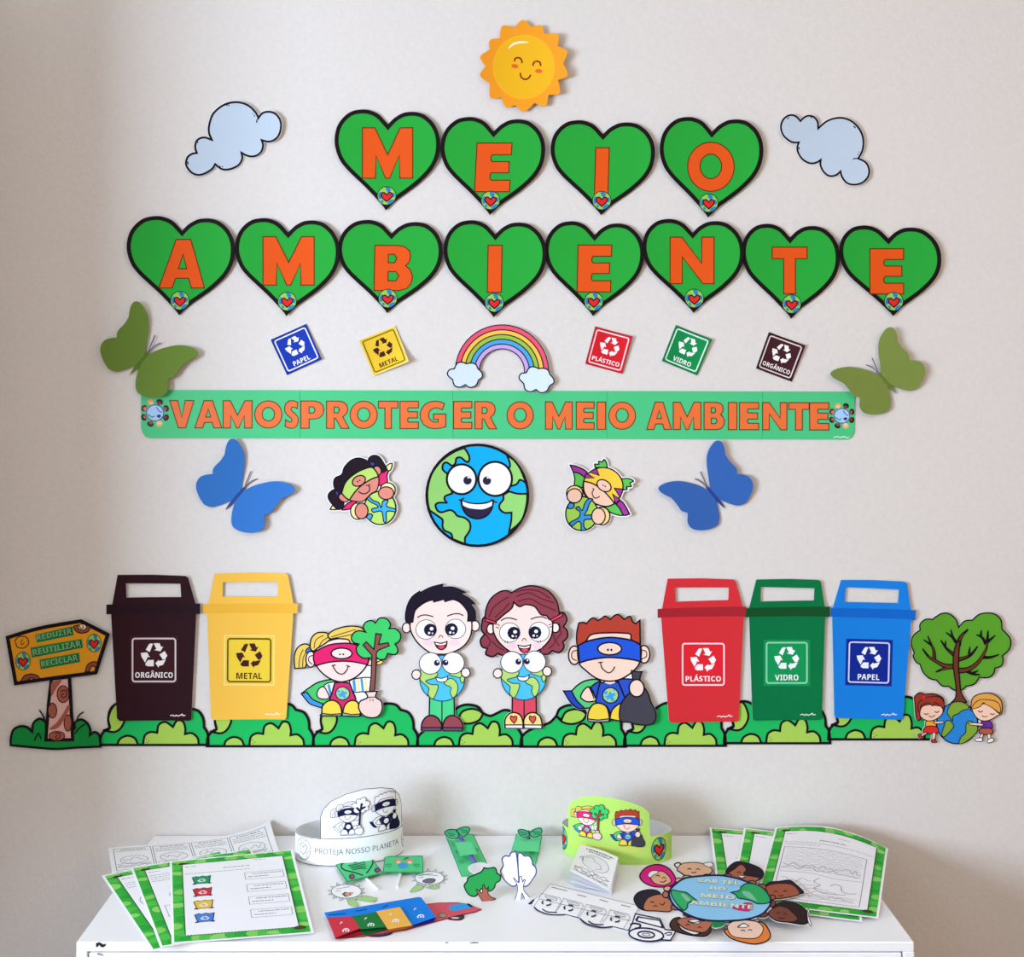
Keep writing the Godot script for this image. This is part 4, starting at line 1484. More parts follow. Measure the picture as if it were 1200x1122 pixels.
	disc(535, 362, 28, 32, "f6e2d8", 7)
	part("face")
	shape([130, 330, 160, 255, 250, 190, 330, 180, 420, 215, 500, 280, 518, 330, 508, 420, 455, 490, 380, 532, 325, 540, 255, 528, 178, 470, 134, 400], "f4ded4", 8)
	kid_face(14, 20)
	part("eyelashes")
	for l in [[172, 350, 152, 338], [166, 364, 146, 358], [492, 346, 510, 336], [496, 360, 514, 354], [208, 448, 206, 462], [222, 452, 222, 466], [420, 448, 422, 462], [436, 444, 440, 458]]:
		line(l, 4)
	part("fringe")
	shape([80, 310, 80, 245, 110, 175, 165, 130, 215, 120, 248, 135, 248, 135, 300, 105, 370, 88, 440, 98, 500, 130, 545, 190, 560, 260, 555, 290, 500, 310, 480, 285, 440, 275, 400, 225, 340, 212, 300, 225, 262, 195, 262, 195, 250, 235, 195, 280, 160, 310, 120, 330], "8e3f4b", 8)
	for l in [[100, 290, 130, 230, 180, 190, 230, 160], [140, 295, 190, 250, 235, 200], [280, 160, 360, 135, 440, 170, 530, 200], [290, 190, 370, 175, 450, 215, 540, 250], [270, 130, 350, 115, 430, 125, 500, 170]]:
		line(l, 6, "5a2430")
	part("hair_clip")
	shape([78, 300, 150, 325, 145, 338, 74, 318], "e0495e", 5, false)
	part("hair_clip")
	shape([505, 308, 578, 266, 586, 282, 512, 322], "e0495e", 5, false)
	globe_friend(0, -8)
	done("f0eeee", 0.2)
	planting_tree()

func signpost() -> void:
	on_wall("signpost_cutout", "paper signpost of orange wood reading REDUZIR, REUTILIZAR, RECICLAR on grass", "signpost cutout", "", Vector2(67, 876), 0.003, curl(68, 800, 62, 70, 0.003, 0.0), 7.0)
	xf = crop(0, 710, 6.233)
	part("grass")
	shape([92, 1010, 92, 1010, 92, 960, 110, 900, 155, 875, 205, 880, 245, 915, 245, 915, 255, 850, 300, 820, 345, 850, 360, 900, 540, 900, 555, 850, 600, 825, 645, 850, 668, 900, 665, 940, 665, 940, 700, 915, 735, 940, 745, 1020, 745, 1020, 560, 1030, 420, 1040, 280, 1030], "118a3c", 14)
	line([345, 860, 325, 800, 296, 755], 9)
	line([570, 835, 585, 795, 622, 768], 9)
	line([262, 980, 290, 925, 310, 970], 9)
	line([555, 930, 590, 885, 635, 855], 9)
	line([118, 900, 124, 880], 6)
	line([712, 930, 722, 915], 6)
	part("post")
	shape([385, 530, 515, 515, 525, 700, 540, 972, 345, 975, 365, 700], "d9aaa0", 20, false)
	for c in [[470, 640, 44, 62], [392, 760, 32, 55], [505, 850, 28, 60]]:
		disc(c[0], c[1], c[2], c[3], "a05a4a", 6, 0, "3a1a14")
	fill([385, 650, 385, 560, 430, 540, 460, 540, 420, 600], "a05a4a")
	fill([370, 890, 420, 850, 470, 780, 505, 720, 520, 740, 480, 820, 440, 880, 390, 900], "a05a4a")
	disc(425, 945, 58, 34, "a05a4a", 6, 0, "3a1a14")
	for c in [[470, 640, 1.0], [425, 945, 0.8]]:
		line([c[0] - 18 * c[2], c[1] - 20 * c[2], c[0] + 20 * c[2], c[1] - 28 * c[2], c[0] + 26 * c[2], c[1] + 10 * c[2], c[0], c[1] + 26 * c[2], c[0] - 12 * c[2], c[1] + 6 * c[2], c[0] + 8 * c[2], c[1] - 6 * c[2]], 6, "3a1a14")
	part("sign_board")
	shape([70, 226, 70, 226, 300, 160, 600, 108, 600, 108, 798, 205, 798, 205, 708, 482, 708, 482, 420, 520, 128, 560, 128, 560], "e09a24", 22)
	part("bark_rings")
	shape([545, 150, 545, 150, 570, 138, 640, 135, 672, 152, 672, 152, 650, 185, 600, 195, 565, 180], "8a4a3a", 6)
	disc(612, 150, 32, 22, "ecd6a4", 5)
	line([590, 140, 600, 160, 620, 155, 615, 140], 5)
	part("bark_rings")
	line([120, 255, 150, 220, 205, 225, 220, 270, 185, 302, 140, 295, 128, 260], 8, "7a4020")
	line([182, 240, 165, 255, 172, 280, 190, 262], 6, "7a4020")
	part("bark_rings")
	shape([165, 545, 165, 545, 190, 505, 240, 492, 285, 505, 300, 528, 300, 528, 270, 532, 240, 520, 210, 540], "8a4a3a", 6)
	part("bark_rings")
	shape([632, 478, 632, 478, 650, 425, 690, 402, 726, 405, 726, 405, 715, 440, 680, 435, 662, 472], "8a4a3a", 6)
	var wt := [["REDUZIR", 408, 206, 262, 40, [270, 205, 540, 145, 548, 210, 280, 265]], ["REUTILIZAR", 428, 305, 360, 44, [233, 300, 608, 236, 618, 300, 245, 374]], ["RECICLAR", 447, 398, 272, 42, [298, 388, 590, 336, 596, 405, 308, 458]]]
	for t in wt:
		var pl := part("word_strip")
		fill(t[5], "22823c", false)
		part("lettering", pl)
		word(t[0], t[1], t[2], t[3] + 12, t[4] + 8, "14301c", -11.0)
		word(t[0], t[1] - 2, t[2] - 2, t[3], t[4], "7fae86", -11.0)
	part("globe_sticker")
	push(698, 266, 56, 68)
	emblem(0, 0, 1)
	pop()
	part("globe_sticker")
	push(181, 397, 56, 68)
	emblem(0, 0, 1)
	pop()
	done(INK, 0.0)

func planting_tree() -> void:
	on_wall("tree_cutout", "paper heart-shaped tree growing from a globe held by two small children", "tree cutout", "", Vector2(1120, 871), 0.003, curl(1124, 800, 60, 80, 0.004, 0.0), 6.0)
	xf = crop(1050, 700, 5.907)
	part("leaf_crown")
	shape([425, 205, 425, 205, 405, 150, 360, 112, 310, 108, 260, 135, 245, 150, 245, 150, 195, 148, 155, 180, 155, 222, 155, 222, 105, 260, 92, 320, 112, 375, 105, 400, 125, 440, 155, 458, 155, 458, 175, 510, 220, 555, 270, 568, 270, 568, 310, 608, 355, 612, 355, 612, 400, 640, 450, 635, 475, 612, 475, 612, 535, 595, 565, 550, 565, 550, 630, 550, 665, 520, 672, 485, 672, 485, 715, 470, 728, 430, 722, 400, 722, 400, 770, 350, 775, 280, 720, 215, 720, 215, 712, 150, 670, 112, 610, 105, 560, 118, 520, 155, 520, 155, 470, 160, 440, 185], "5aa02c", 8)
	part("branches")
	for l in [[[400, 475, 330, 470, 270, 440, 215, 405, 172, 350], 26], [[255, 430, 252, 370, 235, 325, 208, 262], 18], [[235, 325, 178, 288], 11], [[400, 475, 340, 485, 265, 512], 24], [[400, 400, 340, 350, 300, 292], 18], [[330, 335, 335, 295], 9], [[410, 310, 385, 275, 370, 220], 15], [[385, 275, 335, 238], 10], [[420, 330, 440, 270, 490, 218], 26], [[415, 430, 500, 400, 555, 335], 20], [[495, 390, 502, 338], 10], [[420, 505, 500, 490, 570, 430, 612, 350, 620, 300], 28], [[620, 310, 625, 225], 14], [[620, 305, 675, 258], 13], [[612, 320, 585, 275, 545, 255], 15], [[575, 265, 580, 222], 10], [[590, 410, 640, 410, 700, 390], 16], [[470, 500, 520, 525, 572, 532], 18], [[520, 520, 560, 502], 10]]:
		line(l[0], l[1] + 7, INK, true, 1)
	for l in [[[400, 475, 330, 470, 270, 440, 215, 405], 18], [[252, 420, 250, 370, 237, 330], 9], [[400, 475, 340, 485, 300, 500], 14], [[420, 330, 440, 270, 465, 245], 16], [[415, 430, 490, 403], 11], [[420, 505, 500, 490, 570, 430, 605, 360, 616, 310], 19], [[400, 400, 350, 360], 9]]:
		line(l[0], l[1], "6b3a22", true, 1)
	part("trunk")
	shape([372, 722, 372, 722, 400, 690, 405, 620, 392, 520, 385, 460, 390, 380, 410, 310, 430, 300, 425, 380, 422, 470, 430, 560, 440, 650, 480, 722, 480, 722], "6b3a22", 7)
	part("globe")
	disc(412, 865, 142, 142, "2d86d2", 7)
	for l in [[350, 765, 380, 725, 440, 718, 490, 745, 490, 765, 445, 780, 420, 800, 385, 815, 380, 850, 360, 820, 345, 800], [335, 850, 365, 850, 388, 885, 365, 920, 320, 960, 305, 935, 320, 890], [475, 870, 505, 850, 552, 890, 540, 935, 470, 995, 425, 1005, 440, 960, 470, 930]]:
		shape(l, "7fa638", 5)
	# the two small children
	part("child_body")
	shape([195, 850, 250, 848, 265, 890, 200, 892], "f0a93a", 5)
	shape([192, 888, 268, 888, 275, 932, 180, 930], "d8302c", 5)
	shape([250, 855, 310, 850, 318, 862, 255, 868], "f3cdb4", 4)
	shape([180, 930, 205, 928, 165, 955, 150, 950], "f3cdb4", 4)
	shape([240, 932, 262, 932, 252, 985, 236, 980], "f3cdb4", 4)
	shape([135, 940, 155, 935, 168, 968, 150, 970], "c03a34", 4)
	shape([230, 978, 255, 978, 270, 996, 235, 996], "c03a34", 4)
	part("child_head")
	shape([120, 800, 115, 720, 112, 680, 145, 652, 185, 662, 250, 662, 310, 690, 322, 740, 318, 780, 290, 790, 180, 790, 150, 840, 130, 838], "9c3a2a", 6)
	shape([150, 800, 165, 750, 215, 735, 250, 740, 300, 750, 312, 790, 275, 830, 220, 848, 170, 830], "f6cdb2", 5)
	shape([150, 790, 160, 740, 210, 722, 240, 745, 260, 720, 315, 760, 318, 720, 280, 680, 180, 690, 135, 740], "9c3a2a", 4)
	line([180, 795, 195, 802, 210, 795], 5)
	line([255, 782, 270, 790, 285, 780], 5)
	line([212, 812, 235, 820, 258, 808], 4)
	fill([160, 690, 172, 668, 190, 680, 178, 696], "d8302c")
	part("child_body")
	shape([585, 848, 640, 850, 655, 900, 580, 902], "6a2f96", 5)
	shape([570, 902, 650, 902, 648, 940, 572, 938], "b0604a", 5)
	shape([500, 862, 585, 868, 585, 882, 500, 876], "f3cdb4", 4)
	shape([575, 940, 592, 940, 580, 975, 562, 970], "f3cdb4", 4)
	shape([620, 940, 640, 940, 640, 975, 625, 975], "f3cdb4", 4)
	shape([535, 972, 580, 965, 585, 988, 540, 988], "f3eeee", 4)
	shape([620, 980, 655, 965, 662, 985, 625, 1000], "f3eeee", 4)
	part("child_head")
	shape([508, 765, 515, 700, 560, 665, 640, 658, 700, 690, 720, 740, 715, 790, 690, 800, 520, 780], "e2a24a", 6)
	shape([515, 765, 560, 745, 600, 730, 650, 755, 690, 790, 705, 800, 680, 815, 640, 840, 590, 848, 545, 825], "f6cdb2", 5)
	shape([512, 765, 540, 720, 590, 700, 690, 720, 705, 790, 650, 755, 610, 735, 590, 722, 570, 750], "e2a24a", 4)
	line([555, 778, 572, 788, 588, 778], 5)
	line([638, 795, 652, 804, 668, 796], 5)
	line([580, 812, 600, 820, 622, 814], 4)
	done("e9e6e4", 0.2)

# ------------------------------------------------------------------ what lies on the chest of drawers
var rng := RandomNumberGenerator.new()

func dashes(x0: float, x1: float, y: float, h := 1.1, col := "8d8d98", slope := 0.0) -> void:
	# a line of print too small to read
	var x := x0
	while x < x1:
		var w: float = min(rng.randf_range(1.6, 6.0), x1 - x)
		var ya := y + (x - x0) * slope
		fill([x, ya, x + w, ya + w * slope, x + w, ya + h + w * slope, x, ya + h], col, false)
		x += w + rng.randf_range(0.7, 1.8)

func scrawl(x0: float, x1: float, y: float, amp: float, w: float, col := "9a9aa6", step := 5.0) -> void:
	var a := []
	var x := x0
	while x <= x1:
		a.append(x)
		a.append(y + rng.randf_range(-amp, amp))
		x += step * rng.randf_range(0.6, 1.3)
	if a.size() >= 4: line(a, w, col)

func leafy_border() -> void:
	part("sheet_face")
	fill(rect(0, 0, 210, 297), "fbfbfc", false)
	part("border")
	fill(rect(4, 4, 206, 293), "3ab53f", false)
	var frame := path(rect(4, 4, 206, 293), true, false)
	var tones := ["2ba43c", "84cf60", "52c04a", "8fd56c", "38b040"]
	for i in 48:
		var e := Vector2.ZERO
		var t := i / 48.0 * 4.0
		var f := fmod(t, 1.0)
		match int(t):
			0: e = Vector2(4 + f * 200, rng.randf_range(6, 18))
			1: e = Vector2(rng.randf_range(192, 204), 6 + f * 285)
			2: e = Vector2(4 + f * 200, rng.randf_range(282, 291))
			3: e = Vector2(rng.randf_range(6, 18), 6 + f * 285)
		var o := path(oval(e.x, e.y, rng.randf_range(8, 15), rng.randf_range(6, 11), rng.randf_range(-20, 20)), true, false)
		for q in Geometry2D.intersect_polygons(o, frame):
			if q.size() > 2: poly(q, tones[i % 5])
	part("writing_area")
	fill(rect(21, 22, 190, 277), "f5f4f7", false)
	part("stitching")
	for x in range(23, 188, 5):
		fill(rect(x, 20.6, x + 3, 22.4), "1d5a2a", false)
		fill(rect(x, 276.4, x + 3, 278.2), "1d5a2a", false)
	line([20.6, 24, 20.6, 276], 1.2, "1d5a2a", false)
	line([190.4, 24, 190.4, 276], 1.2, "1d5a2a", false)
	part("twig")
	shape([14, 19, 20, 15, 26, 17, 30, 16, 27, 21, 20, 22], "4a3a22", 1.0)
	part("twig")
	shape([182, 279, 188, 275, 196, 276, 200, 280, 192, 284, 185, 283], "5a3a28", 1.0)

func worksheet(lab: String, group: String, c: Array, kind: int, bulge := Vector2.ZERO) -> void:
	rng.seed = 100 + kind
	on_quad("worksheet", lab, "worksheet", group, c, Vector2(210, 297), bulge, 7.0 if bulge != Vector2.ZERO else 20.0)
	leafy_border()
	part("print")
	dashes(25, 44, 32, 1.6, "5c5c68")
	match kind:
		0:
			dashes(140, 160, 27, 1.4, "7c7c88")
			dashes(88, 132, 47, 2.0, "6c6c78")
			dashes(25, 132, 60, 1.6)
			for k in 4:
				var y := 84.0 + k * 45.0
				part("answer_box")
				ribbon(path(rect(122, y - 9, 185, y + 17), true, false), 1.0, "8a8a96", true)
				dashes(134, 182, y - 3, 2.2, "6c6c78")
				dashes(127, 160, y + 7, 2.2, "6c6c78")
				part("bin_picture")
				push(51, y + 2, 1, 1, 0)
				shape([-15, -9, -9, -13, -4, -10, 2, -13, 8, -10, 15, -12, 12, 16, -11, 16], ["1f9a62", "d02f3d", "e8c14a", "4a82d6"][k], 1.2, false)
				recycle(0, 4, 7, "f2f2f4")
				fill(rect(-15, 14, -9, 18), "2a2440", false)
				fill(rect(9, 14, 15, 18), "2a2440", false)
				pop()
		1:
			for k in 4: dashes(25, 180, 46 + k * 8, 1.6)
			disc(70, 130, 26, 20, "eeeef2", 1.0, 0, "8a8a96")
			ribbon(path(rect(30, 165, 120, 205), true, false), 1.0, "8a8a96", true)
			dashes(36, 110, 180, 1.8)
		2:
			for k in 3: dashes(25, 170, 52 + k * 9, 1.6)
			disc(52, 130, 22, 24, "eeeef2", 1.0, 0, "8a8a96")
			disc(100, 230, 5, 4, "6a5aa8")
			disc(88, 236, 4, 3, "4a5aa8")
		3:
			dashes(120, 142, 36, 1.4, "7c7c88")
			dashes(88, 136, 52, 2.4, "5c5c68")
			dashes(25, 186, 64, 1.4)
			dashes(25, 90, 72, 1.4)
			part("line_drawing")
			ribbon(path(rect(27, 84, 176, 268), true, false), 1.2, "777784", true)
			for k in 11: scrawl(32, 172, 92 + k * 7, 3.2, 0.6, "b4b4be", 4.0)
			scrawl(30, 172, 146, 7.0, 0.9, "787884", 7.0)
			scrawl(30, 172, 158, 5.0, 0.9, "787884", 8.0)
			line([28, 176, 80, 172, 130, 180, 176, 174], 0.9, "9a9aa6")
			line([100, 185, 92, 200, 104, 210, 95, 224, 118, 236, 150, 232], 1.1, "787884")
			line([122, 208, 128, 200, 140, 204, 142, 218, 152, 226, 168, 222], 1.1, "787884")
			for k in 5: scrawl(34 + k * 6, 90 + k * 16, 200 + k * 12, 6.0, 0.8, "8c8c98", 6.0)
			for k in 4: scrawl(32, 170, 244 + k * 5, 1.6, 0.7, "9a9aa6", 6.0)
		4:
			for k in 3: dashes(70, 110, 80 + k * 7, 1.6)
			for k in 6: scrawl(40, 110, 120 + k * 14, 5.0, 0.9, "8c8c98", 5.0)
		5:
			dashes(70, 140, 60, 1.6)
			part("blue_picture")
			fill([52, 118, 92, 110, 98, 126, 88, 132, 92, 150, 70, 152, 74, 136, 56, 134], "2c49b8")
	done("fafafb", 0.0)

func sheet(tl: Vector2, h0: float, tr: Vector2, h1: float, bl: Vector2, h2: float) -> Array:
	# corners of a flat sheet from three of them
	var a := hp(tl, h0)
	var b := hp(tr, h1)
	var d := hp(bl, h2)
	var c := b + d - a
	c.y = d.y
	return [a, b, c, d]

func story_sheet() -> void:
	rng.seed = 77
	on_quad("story_sheet", "uncoloured comic sheet with four captioned panels tucked behind the green worksheets", "worksheet", "",
		[Vector3(-.672, .8013, .062), Vector3(-.398, .8013, .006), Vector3(-.322, .8013, .2), Vector3(-.596, .8013, .257)], Vector2(297, 210), Vector2.ZERO, 9.0)
	var flat := map
	map = func(p: Vector2, lift: float) -> Vector3:
		# the far end leans up against the wall
		var v: Vector3 = flat.call(p, lift)
		return v + Vector3(0, 0.027 * pow(p.x / 297.0, 5.0) * pow(1.0 - p.y / 210.0, 3.0), 0)
	part("sheet_face")
	fill(rect(0.6, 0.6, 296.4, 209.4), "f6f6f7", false)
	for r in 2:
		for k in 4:
			var x := 9.0 + k * 70.0
			var y := 10.0 + r * 98.0
			part("comic_panel")
			ribbon(path(rect(x, y, x + 66, y + 92), true, false), 1.0, "50505c", true)
			dashes(x + 12, x + 56, y + 5, 2.2, "4a4a58")
			for j in (1 if k == 0 else 3): dashes(x + 4, x + 62, y + 12 + j * 6, 1.6, "7a7a86")
			disc(x + 33, y + 52, 24, 18, "f3f3f5", 0.9, 0, "7a7a86")
			scrawl(x + 14, x + 52, y + 50, 8, 0.8, "7a7a86", 5)
			for j in 3: scrawl(x + 3, x + 63, y + 68 + j * 8, 4, 0.8, "6e6e7a", 4)
	done("fafafb", 0.0)

func crown_map(rx: float, rz: float, yaw: float) -> Callable:
	var tab := PackedFloat32Array()
	var n := 720
	var acc := 0.0
	tab.append(0.0)
	for i in n:
		var a := PI * (i + 0.5) / n
		acc += sqrt(pow(rx * cos(a), 2) + pow(rz * sin(a), 2)) * PI / n
		tab.append(acc)
	var half := acc
	return func(p: Vector2, lift: float) -> Vector3:
		var s: float = clampf(absf(p.x) * 0.001, 0.0, half)
		var lo := 0
		var hi := n
		while hi - lo > 1:
			var m := (lo + hi) >> 1
			if tab[m] <= s: lo = m
			else: hi = m
		var a: float = PI * (lo + (s - tab[lo]) / max(1e-9, tab[hi] - tab[lo])) / n * signf(p.x)
		var nn := Vector3(sin(a) / rx, 0, cos(a) / rz).normalized()
		last_n = nn.rotated(Vector3.UP, yaw)
		return (Vector3(rx * sin(a), -p.y * 0.001, rz * cos(a)) + nn * lift).rotated(Vector3.UP, yaw)

func crown_half(rx: float, rz: float) -> float:
	var acc := 0.0
	for i in 720:
		var a := PI * (i + 0.5) / 720
		acc += sqrt(pow(rx * cos(a), 2) + pow(rz * sin(a), 2)) * PI / 720
	return acc * 1000.0 - 0.3

func crown(called: String, lab: String, at: Vector3, rx: float, rz: float, yaw: float, tab: Array, col: String, coloured: bool) -> void:
	node = thing(called, lab, "headband", "paper headbands on the chest of drawers", at)
	begin_pen()
	th = 0.0005
	map = crown_map(rx, rz, yaw)
	lim = 5.0
	var l := crown_half(rx, rz)
	var outline := [-l, -1, -l, -48]
	outline.append_array(tab)
	outline.append_array([l, -48, l, -1])
	part("band")
	fill(outline, col, false)
	silh = [path(outline, true, false)]
	var keep := silh.duplicate()
	if coloured:
		crown_children(Transform2D(Vector2(.56, 0), Vector2(0, .52), Vector2(-80 - 346 * .56, -101 - 722 * .52)), Transform2D(Vector2(.545, 0), Vector2(0, .50), Vector2(-8 - 660 * .545, -96 - 719 * .50)))
		part("lettering")
		word("PROTEJA NOSSO PLANETA", -20, -25, 140, 9, "dccf62", 0, true, 2.0)
		for e in [77.0, -103.0, 190.0]:
			part("globe_sticker")
			push(e, -25, 15, 20)
			emblem(0, 0, 1)
			pop()
	else:
		part("printed_edge")
		var e := []
		for i in range(2, outline.size() - 2, 2): e.append_array([outline[i], outline[i + 1] + (1.0 if outline[i + 1] < -48 else 0.8)])
		line(e, 0.9, "3a3846", false)
		part("printed_edge")
		line([-l, -2, l, -2], 1.0, "4a4856", false)
		part("printed_edge")
		line([tab[0], -48, tab[tab.size() - 2], -48], 0.9, "3a3846", false)
		tint = func(h: String) -> String:
			var c := Color(h)
			if h == INK or h == "2a4a6a": return "4a4866"
			if h in ["e0226a", "2356cf", "cc2f6a", "2b52c0", "44404b", "8a5248", "2746b4"]: return "1c1b3e"
			return "fbfbfc" if c.get_luminance() < 0.999 else h
		crown_children(Transform2D(Vector2(.53, 0), Vector2(0, .54), Vector2(-36 - 346 * .53, -116 - 722 * .54)), Transform2D(Vector2(.55, 0), Vector2(0, .53), Vector2(30 - 660 * .55, -119 - 719 * .53)))
		tint = none
		part("lettering")
		word("PROTEJA NOSSO PLANETA", 12, -25, 150, 11, "4d5284", 0, false, -1.0)
		for s in [-86.0, 112.0]:
			part("globe_outline")
			push(s, -26, 15, 18)
			disc(0, 0, 1, 1, "fbfbfc", .07, 0, "8a8a9a")
			line([-.55, -.2, -.3, -.45, 0, -.15, .3, -.45, .55, -.2, 0, .5, -.55, -.2], .08, "8a8a9a")
			line([-.9, .1, -.5, .3, -.6, .7], .06, "8a8a9a")
			line([.9, .1, .5, .3, .55, .75], .06, "8a8a9a")
			line([-.5, -.8, -.1, -.55, .4, -.85], .06, "8a8a9a")
			pop()
	silh = keep
	rev = "f2f3f5"
	done(col, 0.0)

func crown_children(g: Transform2D, b: Transform2D) -> void:
	part("printed_child")
	quiet = true
	draw_hero_girl(g)
	quiet = false
	part("printed_sapling")
	quiet = true
	draw_sapling(g)
	quiet = false
	part("printed_child")
	quiet = true
	draw_hero_boy(b)
	draw_rubbish_bag(b)
	quiet = false
	xf = Transform2D()

func stick_card(lab: String, at: Vector2, card: Array, a: Vector2, b: Vector2, which: int) -> void:
	on_table("sweet_holder", lab, "sweet holder", "green paper holders on white sticks", at, 0.006)
	xf = crop(375, 995, 7.5)
	part("card")
	shape(card, "55d088", 5, false, "2f8a56")
	if which == 0:
		part("printed_heart")
		line([378, 238, 300, 212, 215, 190, 186, 158, 205, 130, 260, 112, 315, 128], 8)
		line([315, 128, 340, 95, 395, 78, 450, 88, 465, 125, 445, 170, 408, 220], 8)
		for k in 4: line([245 + k * 14, 152 + k * 13, 330 + k * 10, 138 + k * 13, 395 + k * 4, 118 + k * 20], 5)
		part("printed_flower")
		disc(280, 250, 24, 22, "6a4a7a", 4)
		disc(284, 248, 10, 10, "d04a4a")
		part("printed_flower")
		disc(503, 193, 24, 20, "6a4a7a", 4)
		disc(506, 193, 10, 9, "d04a4a")
	else:
		part("printed_picture")
		disc(728, 152, 48, 26, "4a9fd8")
		disc(682, 112, 30, 18, "e08a6a")
		disc(785, 112, 34, 18, "e08a6a")
		disc(690, 122, 20, 12, "f3d0bc")
		disc(790, 124, 22, 12, "f3d0bc")
		line([735, 100, 760, 85, 780, 88], 7, "1e5a3a")
		for x in [602, 848]: line([x, 165, x - 24, 148, x - 10, 138, x, 145, x + 12, 138, x + 26, 150, x, 165], 4, "2f7a50")
	done("3fae6c", 0.0)
	var o := node
	rod("stick", hp(a, 0.0022), hp(b, 0.0022), 0.0021, plain("f4f4f2", 0.5), o)
	slab("sweet", Vector3(-0.012, 0.0006, -0.008), Vector3(0.012, 0.0055, 0.008), plain("e9e7e2", 0.6), o, 0.002)

func medal(lab: String, at: Vector2, cx: float, cy: float, rx: float, ry: float, leaves: Array, art: int) -> void:
	on_table("flower_badge", lab, "flower badge", "paper flower badges", at, 0.0006)
	xf = crop(375, 995, 7.5)
	for l in leaves:
		part("leaf")
		shape(l, "a9d68a", 3, true, "8a9a80")
	for i in 14:
		part("petal")
		var t := TAU * (i + 0.3) / 14
		var d := 0.16
		shape([cx + cos(t - d) * rx, cy + sin(t - d) * ry, cx + cos(t) * (rx + 34), cy + sin(t) * (ry + 26), cx + cos(t + d) * rx, cy + sin(t + d) * ry], "d9dedd" if i % 3 else "b9d9b0", 3, false, "7c8488")
	part("badge_face")
	disc(cx, cy, rx, ry, "fbfbfc", 4, 0, "7c8488")
	part("print")
	line([cx - 90, cy - 20, cx + 30, cy - 40], 4, "9a9aa8", false)
	part("print")
	line([cx - 95, cy + 0, cx - 50, cy - 6], 4, "9a9aa8", false)
	if art == 0:
		part("printed_star")
		fill([cx - 40, cy + 25, cx - 15, cy + 5, cx + 20, cy + 12, cx + 60, cy + 5, cx + 48, cy + 28, cx + 30, cy + 40, cx - 10, cy + 50], "6a5a58", false)
		disc(cx + 10, cy + 26, 22, 15, "e0a078")
		disc(cx + 50, cy + 18, 14, 10, "e8c8a8")
	else:
		part("printed_stone")
		shape([cx - 60, cy + 28, cx - 20, cy + 8, cx + 40, cy + 8, cx + 52, cy + 24, cx + 20, cy + 44, cx - 30, cy + 44], "77757e", 4)
		line([cx - 60, cy - 30, cx + 70, cy - 20], 4, "9a9aa8", false)
	done("f2f2f2", 0.0)

func bookmark(lab: String, at: Vector2, strip: Array, wings: Array, pa: Vector2, pb: Vector2, strap: Array, hearts: Array) -> void:
	on_table("butterfly_bookmark", lab, "bookmark", "green bookmarks with butterfly tops", at, 0.0006)
	var c := crop(510, 960, 8.571)
	xf = c
	part("strip")
	shape(strip, "62da92", 5, false, "2f8a56")
	part("printed_hearts")
	for h in hearts: line([h[0], h[1], h[0] - 26, h[1] - 18, h[0] - 10, h[1] - 30, h[0], h[1] - 20, h[0] + 14, h[1] - 30, h[0] + 26, h[1] - 16, h[0], h[1]], 4, "34a060")
	done("e9efe9", 0.0)
	var o := node
	rod("pencil", hp(c * pa, 0.0155), hp(c * pb, 0.0042), 0.0036, plain("6a5bb4", 0.4), o)
	var d := (hp(c * pb, 0.0042) - hp(c * pa, 0.0155)).normalized()
	rod("pencil_tip", hp(c * pa, 0.0155), hp(c * pa, 0.0155) - d * 0.008, 0.0036, plain("4a4090", 0.4), o, 0.0012)
	if strap.size():
		level_at(0.0145)
		xf = c
		part("strap")
		fill(strap, "66dc96", false)
		done("66dc96", 0.0, "strap_paper")
	for w in wings:
		level_at(0.0195)
		xf = c
		part("wing")
		shape(w, "48bd84", 9, true, "1f5a44")
		var m := Vector2.ZERO
		for i in range(0, w.size(), 2): m += Vector2(w[i], w[i + 1])
		m /= w.size() / 2.0
		line([m.x - 40, m.y - 12, m.x + 34, m.y + 2], 6, "1f5a44")
		line([m.x - 24, m.y + 12, m.x + 30, m.y + 18], 6, "1f5a44")
		done("e9efe9", 0.0, "wing_paper")

